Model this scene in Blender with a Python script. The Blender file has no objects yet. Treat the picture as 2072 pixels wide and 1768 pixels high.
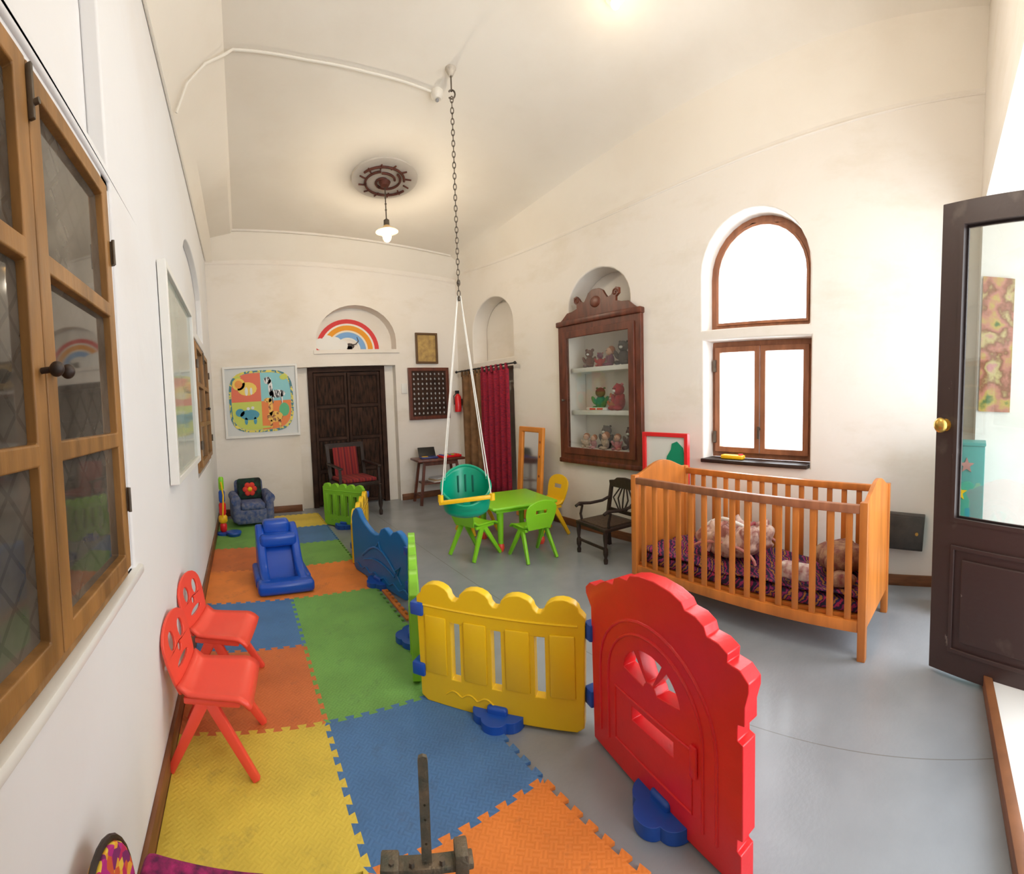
import bpy,bmesh,math,random
import numpy as np
from mathutils import Vector,Matrix
from mathutils.geometry import tessellate_polygon
R=math.radians; PI=math.pi
random.seed(4)
S=bpy.context.scene; COL=S.collection
S.view_settings.view_transform='Standard'
# ---------------------------------------------------------------- camera (wide stitched photo: cylindrical lens)
F=895.;CX=1036.;CV=867.;H=1.35;YAW=.611;PIT=.06;ROL=.03
M3=Matrix.Rotation(-YAW,3,'Z')@Matrix.Rotation(PI/2-PIT,3,'X')@Matrix.Rotation(-ROL,3,'Z')
CAM=Vector((0,0,H))
cd=bpy.data.cameras.new('camera'); cam=bpy.data.objects.new('camera',cd); COL.objects.link(cam)
m4=M3.to_4x4(); m4.translation=CAM; cam.matrix_world=m4
cd.type='PANO'; cd.clip_start=.02
cc=cd.cycles if hasattr(cd,'cycles') else cd
cc.panorama_type='CENTRAL_CYLINDRICAL'
cc.central_cylindrical_radius=1.0
cc.central_cylindrical_range_u_min=-CX/F; cc.central_cylindrical_range_u_max=(2072-CX)/F
cc.central_cylindrical_range_v_max=CV/F; cc.central_cylindrical_range_v_min=-(1768-CV)/F
S.camera=cam
def ray(px,py):
    u=(px-CX)/F; v=(CV-py)/F
    return M3@Vector((math.sin(u),v,-math.cos(u)))
def fl(px,py,z=0):
    d=ray(px,py); return CAM+d*((z-H)/d.z)
def onx(px,py,X):
    d=ray(px,py); return CAM+d*(X/d.x)
def ony(px,py,Y):
    d=ray(px,py); return CAM+d*(Y/d.y)
def proj(p):
    q=M3.transposed()@(Vector(p)-CAM)
    return CX+F*math.atan2(q.x,-q.z), CV-F*q.y/math.hypot(q.x,q.z)
def zat(p,py):
    lo,hi=-1.,5.
    for i in range(40):
        m=(lo+hi)/2
        if proj((p[0],p[1],m))[1]>py: lo=m
        else: hi=m
    return m
XL,XR,YB,YN=-.36,3.18,5.9,-.27
_e=[onx(a,b,3.0) for a,b in ((920,512),(1050,402),(1180,312),(1310,228),(1440,152),(1600,70),(1750,2))]
_p=np.polyfit([5.7-p.y for p in _e],[p.z for p in _e],2)
def zR(y):
    d=5.7-y; return float(np.polyval(_p,d))
_r=[onx(a,b,XR) for a,b in ((940,552),(1200,432),(1440,352),(1720,264),(1960,172))]
_q=np.polyfit([5.7-p.y for p in _r],[p.z for p in _r],2)
def zr(y): return float(np.polyval(_q,5.7-y))
DL=ony(475,465,5.7).z-zR(5.7)
def zc(x,y):
    a=(x-.03)/2.97
    return zR(min(y,5.7))+DL*(1-a)
def ceil_pt(px,py):
    z=3.8
    for i in range(30):
        d=ray(px,py); p=CAM+d*((z-H)/d.z); z=zc(p.x,p.y)
    return p
def bb(a,b,c,d,Y=YB):
    m=(b+d)/2; h=(a+c)/2
    return ony(a,m,Y).x,ony(c,m,Y).x,ony(h,d,Y).z,ony(h,b,Y).z
def rb(a,b,c,d,X=XR):      # far y, near y, z0, z1
    m=(b+d)/2; h=(a+c)/2
    return onx(a,m,X).y,onx(c,m,X).y,onx(h,d,X).z,onx(h,b,X).z
# ---------------------------------------------------------------- mesh helper
class MB:
    def __init__(s): s.bm=bmesh.new()
    def box(s,c,sz,rot=None,bev=0,seg=2):
        m=Matrix.Translation(c)@(rot.to_4x4() if rot else Matrix.Identity(4))@Matrix.Diagonal((sz[0],sz[1],sz[2],1))
        r=bmesh.ops.create_cube(s.bm,size=1,matrix=m)
        if bev:
            es=list({e for v in r['verts'] for e in v.link_edges})
            bmesh.ops.bevel(s.bm,geom=es,offset=bev,segments=seg,affect='EDGES',profile=.5)
        return s
    def bx(s,x0,x1,y0,y1,z0,z1,bev=0,seg=2):
        return s.box(((x0+x1)/2,(y0+y1)/2,(z0+z1)/2),(abs(x1-x0),abs(y1-y0),abs(z1-z0)),None,bev,seg)
    def cyl(s,a,b,r1,r2=None,n=14):
        a=Vector(a);b=Vector(b);d=b-a
        if r2 is None:r2=r1
        q=d.to_track_quat('Z','Y').to_matrix().to_4x4()
        bmesh.ops.create_cone(s.bm,cap_ends=True,segments=n,radius1=r1,radius2=r2,depth=d.length,matrix=Matrix.Translation((a+b)/2)@q)
        return s
    def sph(s,c,r,u=16,v=10,rot=None):
        if not hasattr(r,'__len__'): r=(r,r,r)
        m=Matrix.Translation(c)@(rot.to_4x4() if rot else Matrix.Identity(4))@Matrix.Diagonal((r[0],r[1],r[2],1))
        bmesh.ops.create_uvsphere(s.bm,u_segments=u,v_segments=v,radius=1,matrix=m); return s
    def bar(s,a,b,w,t,up=(0,0,1),w2=None,bev=0):
        a=Vector(a);b=Vector(b);d=(b-a);d.normalize();up=Vector(up)
        x=d.cross(up)
        if x.length<1e-4: x=Vector((1,0,0))
        x.normalize(); y=x.cross(d)
        w2=w if w2 is None else w2
        vs=[]
        for p,ww in ((a,w),(b,w2)):
            for i,j in ((-1,-1),(1,-1),(1,1),(-1,1)):
                vs.append(s.bm.verts.new(p+x*(i*ww/2)+y*(j*t/2)))
        f=[(0,3,2,1),(4,5,6,7),(0,1,5,4),(1,2,6,5),(2,3,7,6),(3,0,4,7)]
        fs=[s.bm.faces.new([vs[i] for i in q]) for q in f]
        if bev:
            bmesh.ops.bevel(s.bm,geom=list({e for q in fs for e in q.edges}),offset=bev,segments=2,affect='EDGES',profile=.5)
        return s
    def tube(s,pts,r,n=8,closed=False):
        pts=[Vector(p) for p in pts]; N=len(pts); rings=[]; prev=None
        for i,p in enumerate(pts):
            if closed: t=pts[(i+1)%N]-pts[i-1]
            else: t=pts[min(i+1,N-1)]-pts[max(i-1,0)]
            t.normalize()
            if prev is None:
                up=Vector((0,0,1)) if abs(t.z)<.9 else Vector((1,0,0))
                nx=t.cross(up).normalized()
            else:
                nx=(prev-t*prev.dot(t)).normalized()
            prev=nx; ny=t.cross(nx); rr=r[i] if hasattr(r,'__len__') else r
            rings.append([s.bm.verts.new(p+(nx*math.cos(2*PI*k/n)+ny*math.sin(2*PI*k/n))*rr) for k in range(n)])
        for i in range(N if closed else N-1):
            A=rings[i];B=rings[(i+1)%N]
            for k in range(n): s.bm.faces.new((A[k],A[(k+1)%n],B[(k+1)%n],B[k]))
        if not closed:
            s.bm.faces.new(rings[0]); s.bm.faces.new(rings[-1])
        return s
    def lathe(s,prof,c=(0,0,0),n=20,a0=0,a1=2*PI):
        full=abs(a1-a0-2*PI)<1e-6; m=n if full else n+1; rings=[]
        for r,z in prof:
            rings.append([s.bm.verts.new((c[0]+max(r,1e-4)*math.cos(a0+(a1-a0)*k/n),c[1]+max(r,1e-4)*math.sin(a0+(a1-a0)*k/n),c[2]+z)) for k in range(m)])
        for A,B in zip(rings,rings[1:]):
            for k in range(n): s.bm.faces.new((A[k],A[(k+1)%m],B[(k+1)%m],B[k]))
        return s
    def panel(s,outer,holes,y0,y1):
        loops=[[Vector((p[0],p[1],0)) for p in outer]]+[[Vector((p[0],p[1],0)) for p in h] for h in holes]
        flat=[p for l in loops for p in l]
        tris=tessellate_polygon(loops)
        A=[s.bm.verts.new((p.x,y0,p.y)) for p in flat]; B=[s.bm.verts.new((p.x,y1,p.y)) for p in flat]
        for t in tris:
            try:
                s.bm.faces.new([A[i] for i in t]); s.bm.faces.new([B[i] for i in reversed(t)])
            except ValueError: pass
        k=0
        for l in loops:
            n=len(l)
            for i in range(n):
                a=k+i;b=k+(i+1)%n
                try: s.bm.faces.new((A[a],A[b],B[b],B[a]))
                except ValueError: pass
            k+=n
        return s
    def grid(s,f,nu,nv,closeu=False):
        g=[[s.bm.verts.new(f(i/nu,j/nv)) for j in range(nv+1)] for i in range(nu+(0 if closeu else 1))]
        for i in range(nu):
            for j in range(nv):
                a=g[i];b=g[(i+1)%len(g)]
                s.bm.faces.new((a[j],b[j],b[j+1],a[j+1]))
        return s
    def xf(s,m):
        bmesh.ops.transform(s.bm,matrix=m,verts=s.bm.verts[:]); return s
    def build(s,name,mat,parent=None,smooth=40,bevel=0,solid=0,sub=0):
        bmesh.ops.recalc_face_normals(s.bm,faces=s.bm.faces[:])
        me=bpy.data.meshes.new(name); s.bm.to_mesh(me); s.bm.free()
        if smooth:
            for p in me.polygons: p.use_smooth=True
            me.set_sharp_from_angle(angle=R(smooth))
        me.materials.append(mat)
        o=bpy.data.objects.new(name,me); COL.objects.link(o)
        if parent: o.parent=parent
        if solid:
            m=o.modifiers.new('s','SOLIDIFY'); m.thickness=solid; m.offset=0
        if bevel:
            m=o.modifiers.new('b','BEVEL'); m.width=bevel; m.segments=3; m.limit_method='ANGLE'; m.angle_limit=R(40); m.harden_normals=False
        if sub:
            m=o.modifiers.new('u','SUBSURF'); m.levels=sub; m.render_levels=sub
        return o
SW=Matrix(((1,0,0,0),(0,0,1,0),(0,1,0,0),(0,0,0,1)))
def thing(name,label,cat,loc=(0,0,0),rz=0,group=None):
    o=bpy.data.objects.new(name,None); COL.objects.link(o); o.empty_display_size=.05
    o.location=loc; o.rotation_euler=(0,0,rz); o['label']=label; o['category']=cat
    if group:o['group']=group
    return o
def tag(o,label,cat,group=None):
    o['label']=label;o['category']=cat
    if group:o['group']=group
    return o
def struct(o,label=None):
    o['kind']='structure'
    if label:o['label']=label
    return o
def sroot(name,loc=(0,0,0),rz=0):
    o=bpy.data.objects.new(name,None); COL.objects.link(o); o.location=loc; o.rotation_euler=(0,0,rz); o['kind']='structure'; return o
# ---------------------------------------------------------------- materials
MC={}
def mat(n,c,rough=.5,metal=0,var=0,scale=6,bump=0,bscale=None,c2=None,emit=0,stretch=None,spec=.5,lo=.35,hi=.65):
    if n in MC:return MC[n]
    m=bpy.data.materials.new(n); m.use_nodes=True; nt=m.node_tree; b=nt.nodes['Principled BSDF']
    b.inputs['Base Color'].default_value=(*c,1); b.inputs['Roughness'].default_value=rough; b.inputs['Metallic'].default_value=metal
    b.inputs['Specular IOR Level'].default_value=spec
    tc=nt.nodes.new('ShaderNodeTexCoord'); mp=nt.nodes.new('ShaderNodeMapping'); nt.links.new(tc.outputs['Object'],mp.inputs[0])
    if stretch: mp.inputs['Scale'].default_value=stretch
    if var or c2:
        no=nt.nodes.new('ShaderNodeTexNoise'); no.inputs['Scale'].default_value=scale; no.inputs['Detail'].default_value=5
        nt.links.new(mp.outputs[0],no.inputs['Vector'])
        cr=nt.nodes.new('ShaderNodeValToRGB'); cr.color_ramp.elements[0].position=lo; cr.color_ramp.elements[1].position=hi
        if c2: a=c2
        else: a=tuple(x*(1-var) for x in c)
        cr.color_ramp.elements[0].color=(*a,1); cr.color_ramp.elements[1].color=(*c,1)
        nt.links.new(no.outputs['Fac'],cr.inputs[0]); nt.links.new(cr.outputs[0],b.inputs['Base Color'])
    if bump:
        n2=nt.nodes.new('ShaderNodeTexNoise'); n2.inputs['Scale'].default_value=bscale or scale*6; n2.inputs['Detail'].default_value=3
        nt.links.new(mp.outputs[0],n2.inputs['Vector'])
        bp=nt.nodes.new('ShaderNodeBump'); bp.inputs['Strength'].default_value=bump; bp.inputs['Distance'].default_value=.01
        nt.links.new(n2.outputs['Fac'],bp.inputs['Height']); nt.links.new(bp.outputs[0],b.inputs['Normal'])
    if emit:
        b.inputs['Emission Color'].default_value=(*c,1); b.inputs['Emission Strength'].default_value=emit
    MC[n]=m; return m
def nd(m): return m.node_tree,m.node_tree.nodes['Principled BSDF']
def stain(m,amount,c,lo=.52,hi=.72,sc=(.9,.9,2.2),scale=1.3):
    nt,b=nd(m); src=b.inputs['Base Color'].links[0].from_socket
    tc=nt.nodes.new('ShaderNodeTexCoord'); mp=nt.nodes.new('ShaderNodeMapping'); mp.inputs['Scale'].default_value=sc; mp.inputs['Location'].default_value=(3.1,1.7,.4)
    nt.links.new(tc.outputs['Object'],mp.inputs[0]); no=nt.nodes.new('ShaderNodeTexNoise'); no.inputs['Scale'].default_value=scale; no.inputs['Detail'].default_value=9; no.inputs['Roughness'].default_value=.65
    nt.links.new(mp.outputs[0],no.inputs['Vector']); mr=nt.nodes.new('ShaderNodeMapRange'); mr.inputs[1].default_value=lo; mr.inputs[2].default_value=hi; mr.inputs[4].default_value=amount
    nt.links.new(no.outputs['Fac'],mr.inputs[0]); mx=nt.nodes.new('ShaderNodeMixRGB'); nt.links.new(mr.outputs[0],mx.inputs[0]); nt.links.new(src,mx.inputs[1]); mx.inputs[2].default_value=(*c,1)
    nt.links.new(mx.outputs[0],b.inputs['Base Color'])
white=mat('plaster',(.83,.775,.705),.9,0,0,1.1,.5,6,c2=(.78,.71,.615),lo=.28,hi=.52)
stain(white,.32,(.62,.53,.38))
white2=mat('plaster_cool',(.79,.785,.785),.9,0,0,1.1,.35,6,c2=(.76,.735,.715),lo=.28,hi=.5)
ceilm=mat('ceiling_plaster',(.85,.79,.70),.9,0,0,.8,.4,5,c2=(.80,.73,.63),lo=.3,hi=.55)
stain(ceilm,.15,(.64,.54,.42))
niche=mat('niche_plaster',(.72,.65,.56),.9,0,.12,3)
pipew=mat('white_pipe',(.80,.75,.66),.5)
brownbase=mat('base_wood',(.25,.095,.035),.5,0,.4,5,stretch=(1,1,6))
honey=mat('honey_wood',(.36,.175,.05),.48,0,.45,6,.1,stretch=(3,3,.6))
redwood=mat('reddish_wood',(.38,.145,.065),.45,0,.35,6,stretch=(3,3,.6))
cabwood=mat('cabinet_wood',(.16,.040,.018),.38,0,.5,7,.1,stretch=(3,3,.7))
darkwood=mat('dark_wood',(.035,.018,.012),.5,0,.5,8,.3,30)
doorwood=mat('door_wood',(.055,.025,.015),.7,0,.5,8,.3,30,spec=.25)
black=mat('black',(.012,.011,.01),.5)
cribw=mat('crib_wood',(.62,.20,.035),.35,0,.28,5,stretch=(3,3,.5))
brownpaint=mat('brown_paint',(.045,.024,.021),.45,0,.25,6,.1,c2=(.08,.055,.045),lo=.26,hi=.36)
stain(brownpaint,.8,(.30,.25,.22),.665,.70,(1,1,.6),9)
coral=mat('coral_plastic',(.90,.085,.05),.35)
red=mat('red_plastic',(.80,.018,.022),.3,0,.06,12,.05)
yellow=mat('yellow_plastic',(.88,.57,.01),.33)
blue=mat('blue_plastic',(.012,.085,.45),.33)
bluep=mat('blue_panel_plastic',(.008,.15,.44),.35)
green=mat('green_plastic',(.24,.58,.03),.35)
kgreen=mat('leaf_green_plastic',(.26,.66,.02),.35)
teal=mat('teal_plastic',(.0,.34,.20),.3)
kyellow=mat('amber_plastic',(.90,.52,.01),.35)
rope=mat('rope',(.78,.75,.68),.9)
iron=mat('iron',(.16,.13,.10),.5,.7,.4,20)
brass=mat('brass',(.62,.40,.10),.3,.9)
whitep=mat('white_paint',(.78,.77,.73),.4)
paper=mat('paper',(.76,.76,.72),.6)
skin=mat('doll_skin',(.62,.36,.24),.7)
pink=mat('pink_cloth',(.55,.26,.22),.9,0,.3,20)
glassdark=mat('dark_pane',(.05,.043,.035),.05,0,.5,4,c2=(.13,.115,.095),spec=1.0)
nt,b=nd(glassdark)
tc=nt.nodes.new('ShaderNodeTexCoord'); outs=[]
for a_ in (45,-45):
    mp=nt.nodes.new('ShaderNodeMapping'); mp.inputs['Rotation'].default_value=(0,R(a_),0); nt.links.new(tc.outputs['Object'],mp.inputs[0])
    w=nt.nodes.new('ShaderNodeTexWave'); w.inputs['Scale'].default_value=5; w.inputs['Distortion'].default_value=1.5; nt.links.new(mp.outputs[0],w.inputs['Vector'])
    g=nt.nodes.new('ShaderNodeMath'); g.operation='GREATER_THAN'; g.inputs[1].default_value=.95; nt.links.new(w.outputs['Fac'],g.inputs[0]); outs.append(g)
mxm=nt.nodes.new('ShaderNodeMath'); mxm.operation='MAXIMUM'; nt.links.new(outs[0].outputs[0],mxm.inputs[0]); nt.links.new(outs[1].outputs[0],mxm.inputs[1])
mlt=nt.nodes.new('ShaderNodeMath'); mlt.operation='MULTIPLY'; mlt.inputs[1].default_value=.25; nt.links.new(mxm.outputs[0],mlt.inputs[0])
src=b.inputs['Base Color'].links[0].from_socket; mx=nt.nodes.new('ShaderNodeMixRGB'); nt.links.new(mlt.outputs[0],mx.inputs[0]); nt.links.new(src,mx.inputs[1]); mx.inputs[2].default_value=(.012,.010,.008,1); nt.links.new(mx.outputs[0],b.inputs['Base Color'])
def glassmat(n,tint=(.9,.95,.93),g=.12):
    m=bpy.data.materials.new(n); m.use_nodes=True; nt=m.node_tree; nt.nodes.clear()
    o=nt.nodes.new('ShaderNodeOutputMaterial'); t=nt.nodes.new('ShaderNodeBsdfTransparent'); t.inputs[0].default_value=(*tint,1)
    gl=nt.nodes.new('ShaderNodeBsdfGlossy'); gl.inputs['Roughness'].default_value=.03
    mx=nt.nodes.new('ShaderNodeMixShader'); mx.inputs[0].default_value=g
    nt.links.new(t.outputs[0],mx.inputs[1]); nt.links.new(gl.outputs[0],mx.inputs[2]); nt.links.new(mx.outputs[0],o.inputs[0]); return m
glass=glassmat('glass',(.97,.98,.98),.06)
mirror=mat('mirror_glass',(.72,.73,.72),.10,1)
# floor
fm=mat('grey_vinyl',(.30,.325,.35),.26,0,.14,3,.06,60)
nt,b=nd(fm)
tc=nt.nodes.new('ShaderNodeTexCoord'); sp=nt.nodes.new('ShaderNodeSeparateXYZ'); nt.links.new(tc.outputs['Object'],sp.inputs[0])
src=b.inputs['Base Color'].links[0].from_socket
ma=nt.nodes.new('ShaderNodeMath'); ma.operation='SUBTRACT'; ma.inputs[1].default_value=1.6; nt.links.new(sp.outputs[0],ma.inputs[0])
mb_=nt.nodes.new('ShaderNodeMath'); mb_.operation='ABSOLUTE'; nt.links.new(ma.outputs[0],mb_.inputs[0])
ml=nt.nodes.new('ShaderNodeMath'); ml.operation='LESS_THAN'; ml.inputs[1].default_value=.0022; nt.links.new(mb_.outputs[0],ml.inputs[0])
mx=nt.nodes.new('ShaderNodeMixRGB'); nt.links.new(ml.outputs[0],mx.inputs[0]); nt.links.new(src,mx.inputs[1]); mx.inputs[2].default_value=(.18,.18,.18,1)
nt.links.new(mx.outputs[0],b.inputs['Base Color'])
def foam(n,c,c2=None):
    m=mat(n,c,.6,0,.25,4,c2=c2 or tuple(x*.80 for x in c),lo=.3,hi=.58)
    stain(m,.38,tuple(x*.35+.03 for x in c),.58,.70,(1,1,1),9)
    nt,b=nd(m); tc=nt.nodes.new('ShaderNodeTexCoord')
    hs=[]
    for k,ang in enumerate((45,-45)):
        mp=nt.nodes.new('ShaderNodeMapping'); mp.inputs['Rotation'].default_value=(0,0,R(ang)); nt.links.new(tc.outputs['Object'],mp.inputs[0])
        w=nt.nodes.new('ShaderNodeTexWave'); w.inputs['Scale'].default_value=22; w.inputs['Distortion'].default_value=0; nt.links.new(mp.outputs[0],w.inputs['Vector']); hs.append((mp,w))
    ck=nt.nodes.new('ShaderNodeTexChecker'); ck.inputs['Scale'].default_value=42; nt.links.new(hs[0][0].outputs[0],ck.inputs['Vector'])
    mx=nt.nodes.new('ShaderNodeMixRGB'); nt.links.new(ck.outputs['Fac'],mx.inputs[0]); nt.links.new(hs[0][1].outputs['Fac'],mx.inputs[1]); nt.links.new(hs[1][1].outputs['Fac'],mx.inputs[2])
    bp=nt.nodes.new('ShaderNodeBump'); bp.inputs['Strength'].default_value=.28; bp.inputs['Distance'].default_value=.003
    nt.links.new(mx.outputs[0],bp.inputs['Height']); nt.links.new(bp.outputs[0],b.inputs['Normal']); return m
fY=foam('yellow_foam',(.74,.56,.07)); fB=foam('blue_foam',(.07,.19,.42)); fG=foam('green_foam',(.17,.40,.085)); fO=foam('orange_foam',(.82,.24,.04)); fO2=foam('rust_foam',(.64,.17,.045))
def stripes(n,cols,scale=8,axis='X',rough=.9,dist=0):
    m=bpy.data.materials.new(n); m.use_nodes=True; nt=m.node_tree; b=nt.nodes['Principled BSDF']; b.inputs['Roughness'].default_value=rough
    tc=nt.nodes.new('ShaderNodeTexCoord'); w=nt.nodes.new('ShaderNodeTexWave'); w.bands_direction=axis; w.wave_profile='SAW'; w.inputs['Scale'].default_value=scale; w.inputs['Distortion'].default_value=dist
    w.inputs['Detail Scale'].default_value=4
    nt.links.new(tc.outputs['Object'],w.inputs['Vector']); cr=nt.nodes.new('ShaderNodeValToRGB'); cr.color_ramp.interpolation='CONSTANT'
    el=cr.color_ramp.elements
    while len(el)<len(cols): el.new(.5)
    for i,c in enumerate(cols): el[i].position=i/len(cols); el[i].color=(*c,1)
    nt.links.new(w.outputs['Fac'],cr.inputs[0]); nt.links.new(cr.outputs[0],b.inputs['Base Color']); return m
def vor(n,cols,scale=20,rough=.9,noise=False):
    m=bpy.data.materials.new(n); m.use_nodes=True; nt=m.node_tree; b=nt.nodes['Principled BSDF']; b.inputs['Roughness'].default_value=rough
    tc=nt.nodes.new('ShaderNodeTexCoord'); cr=nt.nodes.new('ShaderNodeValToRGB')
    el=cr.color_ramp.elements
    while len(el)<len(cols): el.new(.5)
    if noise:
        w=nt.nodes.new('ShaderNodeTexNoise'); w.inputs['Scale'].default_value=scale; w.inputs['Detail'].default_value=6
        nt.links.new(tc.outputs['Object'],w.inputs['Vector']); fac=w.outputs['Fac']
        for i,c in enumerate(cols): el[i].position=.3+.4*i/(len(cols)-1); el[i].color=(*c,1)
    else:
        w=nt.nodes.new('ShaderNodeTexVoronoi'); w.inputs['Scale'].default_value=scale
        nt.links.new(tc.outputs['Object'],w.inputs['Vector']); cr.color_ramp.interpolation='CONSTANT'
        sep=nt.nodes.new('ShaderNodeSeparateColor'); nt.links.new(w.outputs['Color'],sep.inputs[0]); fac=sep.outputs[0]
        for i,c in enumerate(cols): el[i].position=i/len(cols); el[i].color=(*c,1)
    nt.links.new(fac,cr.inputs[0]); nt.links.new(cr.outputs[0],b.inputs['Base Color']); return m
# ---------------------------------------------------------------- setting
def arch(u0,u1,z0,z1,k=1.0,n=16):
    r=(u1-u0)/2; zs=z1-r*k; c=(u0+u1)/2
    return [(u0,z0),(u1,z0)]+[(c+r*math.cos(PI*i/n),zs+r*k*math.sin(PI*i/n)) for i in range(0,n+1)]
def rect(u0,u1,z0,z1): return [(u0,z0),(u1,z0),(u1,z1),(u0,z1)]
struct(MB().bx(-.6,3.7,-1.6,6.5,-.1,0).build('floor',fm,None,0),'grey blue vinyl floor')
mb=MB(); bm=mb.bm
ys=[YN-.02+(5.7-YN)*j/24 for j in range(25)]
ys[-1]=5.7
def zl(y): return 3.42
rows=[]
for y in ys:
    r3=zc(3.0,y); w3_=min(zr(y),r3-.12)
    row=[(XL-.02,y,zl(y)),(XL+.1,y,zl(y)+.2),(.0,y,zc(.03,y)-.04)]+[(.03+2.97*i/16,y,zc(.03+2.97*i/16,y)) for i in range(17)]+[(3.08,y,r3-.05),(3.14,y,(r3+w3_)/2),(XR+.004,y,w3_)]
    rows.append([bm.verts.new(p) for p in row])
y=YB+.02; zb=lambda x:3.38-.2*(x+.36)/3.5
rows.append([bm.verts.new((v.co.x,y,min(zb(v.co.x),v.co.z))) for v in rows[-1]])
for A,B in zip(rows,rows[1:]):
    for k in range(len(A)-1): bm.faces.new((A[k],A[k+1],B[k+1],B[k]))
struct(mb.build('ceiling',ceilm,None,34),'warm white vaulted ceiling')
# right wall  (local x = -world y)
w3=rb(1420,418,1640,660); w4=rb(1423,682,1640,942); nc=rb(1152,540,1276,905); nn=rb(956,600,1038,728); cu=rb(945,760,1042,995)
mb=MB()
out=[(-YB-.3,0),(-cu[0],0),(-cu[0],1.80),(-cu[1],1.80),(-cu[1],0),(.8,0),(.8,4.6),(-YB-.3,4.6)]
mb.panel(out,[arch(-w3[0],-w3[1],w3[2],w3[3]),rect(-w4[0],-w4[1],w4[2],w4[3]),arch(-nc[0],-nc[1],nc[2]-.02,nc[3],.8),arch(-nn[0],-nn[1],nn[2],nn[3],.8)],0,.24)
mb.bx(-nc[0]-.1,-nc[1]+.1,.24,.3,nc[2]-.1,nc[3]+.1); mb.bx(-nn[0]-.1,-nn[1]+.1,.24,.3,nn[2]-.1,nn[3]+.1); mb.bx(-cu[0]-.1,-cu[1]+.1,.24,.3,0,1.9)
mb.xf(Matrix.Translation((XR,0,0))@Matrix.Rotation(-PI/2,4,'Z'))
struct(mb.build('wall_right',white,None,20,.012))
# back wall
dr=bb(607,740,806,1018); na=bb(638,617,800,707)
mb=MB()
out=[(XL-.3,0),(dr[0],0),(dr[0],dr[3]),(dr[1],dr[3]),(dr[1],0),(XR+.2,0),(XR+.2,4.6),(XL-.3,4.6)]
mb.panel(out,[arch(na[0],na[1],na[2],na[3],.85)],0,.2); mb.bx(na[0]-.1,na[1]+.1,.2,.26,na[2]-.1,na[3]+.1)
mb.bx(dr[0]-.1,dr[1]+.1,.2,.26,0,dr[3]+.1)
mb.bx(na[0]-.04,na[1]+.04,-.02,.05,na[2]-.05,na[2])
mb.xf(Matrix.Translation((0,YB,0)))
struct(mb.build('wall_back',white,None,20))
# left wall (local x = world y)
W1=(.18,1.35,.885,2.10); W2=(3.45,4.85,.86,2.04)
mb=MB()
mb.panel(rect(YN-.5,YB+.3,0,4.6),[rect(*W1),rect(*W2),arch(.45,1.33,2.14,3.0,.8),arch(3.3,4.75,2.12,2.85,.45)],0,.06)
mb.bx(YN-.5,YB+.3,.06,.12,0,4.6)
mb.xf(Matrix.Translation((XL,0,0))@Matrix.Rotation(PI/2,4,'Z'))
struct(mb.build('wall_left',white2,None,20,.01))
# near wall: wide doorway
mb=MB()
mb.panel([(XL-.1,0),(.85,0),(.85,2.65),(3.0,2.65),(3.0,0),(XR+.2,0),(XR+.2,4.6),(XL-.1,4.6)],[],-.5,0)
mb.xf(Matrix.Translation((0,YN,0)))
struct(mb.build('wall_near',white,None,20))
struct(MB().bx(.85,3.0,YN-.6,YN-.03,0,.07).build('trim_1',whitep),'white raised door threshold')
struct(MB().bx(.85,3.16,YN-.03,YN+.01,0,.085,.004).build('baseboard_near',brownbase))
struct(MB().bx(XL,XL+.018,YN,YB,0,.10,.004).build('baseboard_left',brownbase))
mb=MB().bx(XL,dr[0]-.02,YB-.02,YB,0,.09,.004).bx(dr[1]+.02,XR,YB-.02,YB,0,.09,.004)
struct(mb.build('baseboard_back',brownbase))
mb=MB().bx(XR-.018,XR,YN,cu[1]-.02,0,.08,.004)
struct(mb.build('baseboard_right',brownbase))
struct(MB().tube([(XR+.004,y,min(zr(y),zc(3,y)-.12)-.01) for y in ys],.012,8).build('trim_2',white))
struct(MB().tube([(XL,YB+.004,3.36),(XR,YB+.004,3.14)],.014,6).build('trim_3',white))
struct(MB().tube([(.0+3.0*i/16,5.68,zc(3*i/16,5.68)-.004) for i in range(17)],.02,6).build('trim_4',white))
c=MB(); c.tube([(XL+.012,y,3.40) for y in (YN,1,2,3,4,5,YB)],.012,8)
tag(c.build('wall_conduit',pipew),'thin white conduit pipe running high along the left wall','pipe')
pts=[ceil_pt(x,y) for x,y in ((872,182),(820,163),(740,142),(620,118),(520,101),(470,97))]
pts=[p-Vector((0,0,.010)) for p in pts]
e=pts[-1]; zt_=zc(.03,e.y)-.04
pts+=[Vector((.03,e.y-.02,zt_-.02)),Vector((-.10,e.y-.05,3.62+(zt_-3.62)*.62-.02)),Vector((XL+.13,e.y-.05,3.60)),Vector((XL+.04,e.y,3.45))]
tag(MB().tube(pts,.010,8).build('ceiling_conduit',pipew),'white conduit pipe crossing the ceiling to the detector','pipe')
p=ceil_pt(884,186)
t=thing('smoke_detector','round white detector on the ceiling at the conduit end','detector',(p.x,p.y,p.z-.055)); t.scale=(.8,.8,.8)
MB().lathe([(0,0),(.035,0),(.055,.02),(.06,.05),(.06,.075),(0,.08)]).build('body',pipew,t); MB().sph((0,0,-.005),.018).build('sensor',mat('greyp',(.3,.3,.3)),t)
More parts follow.
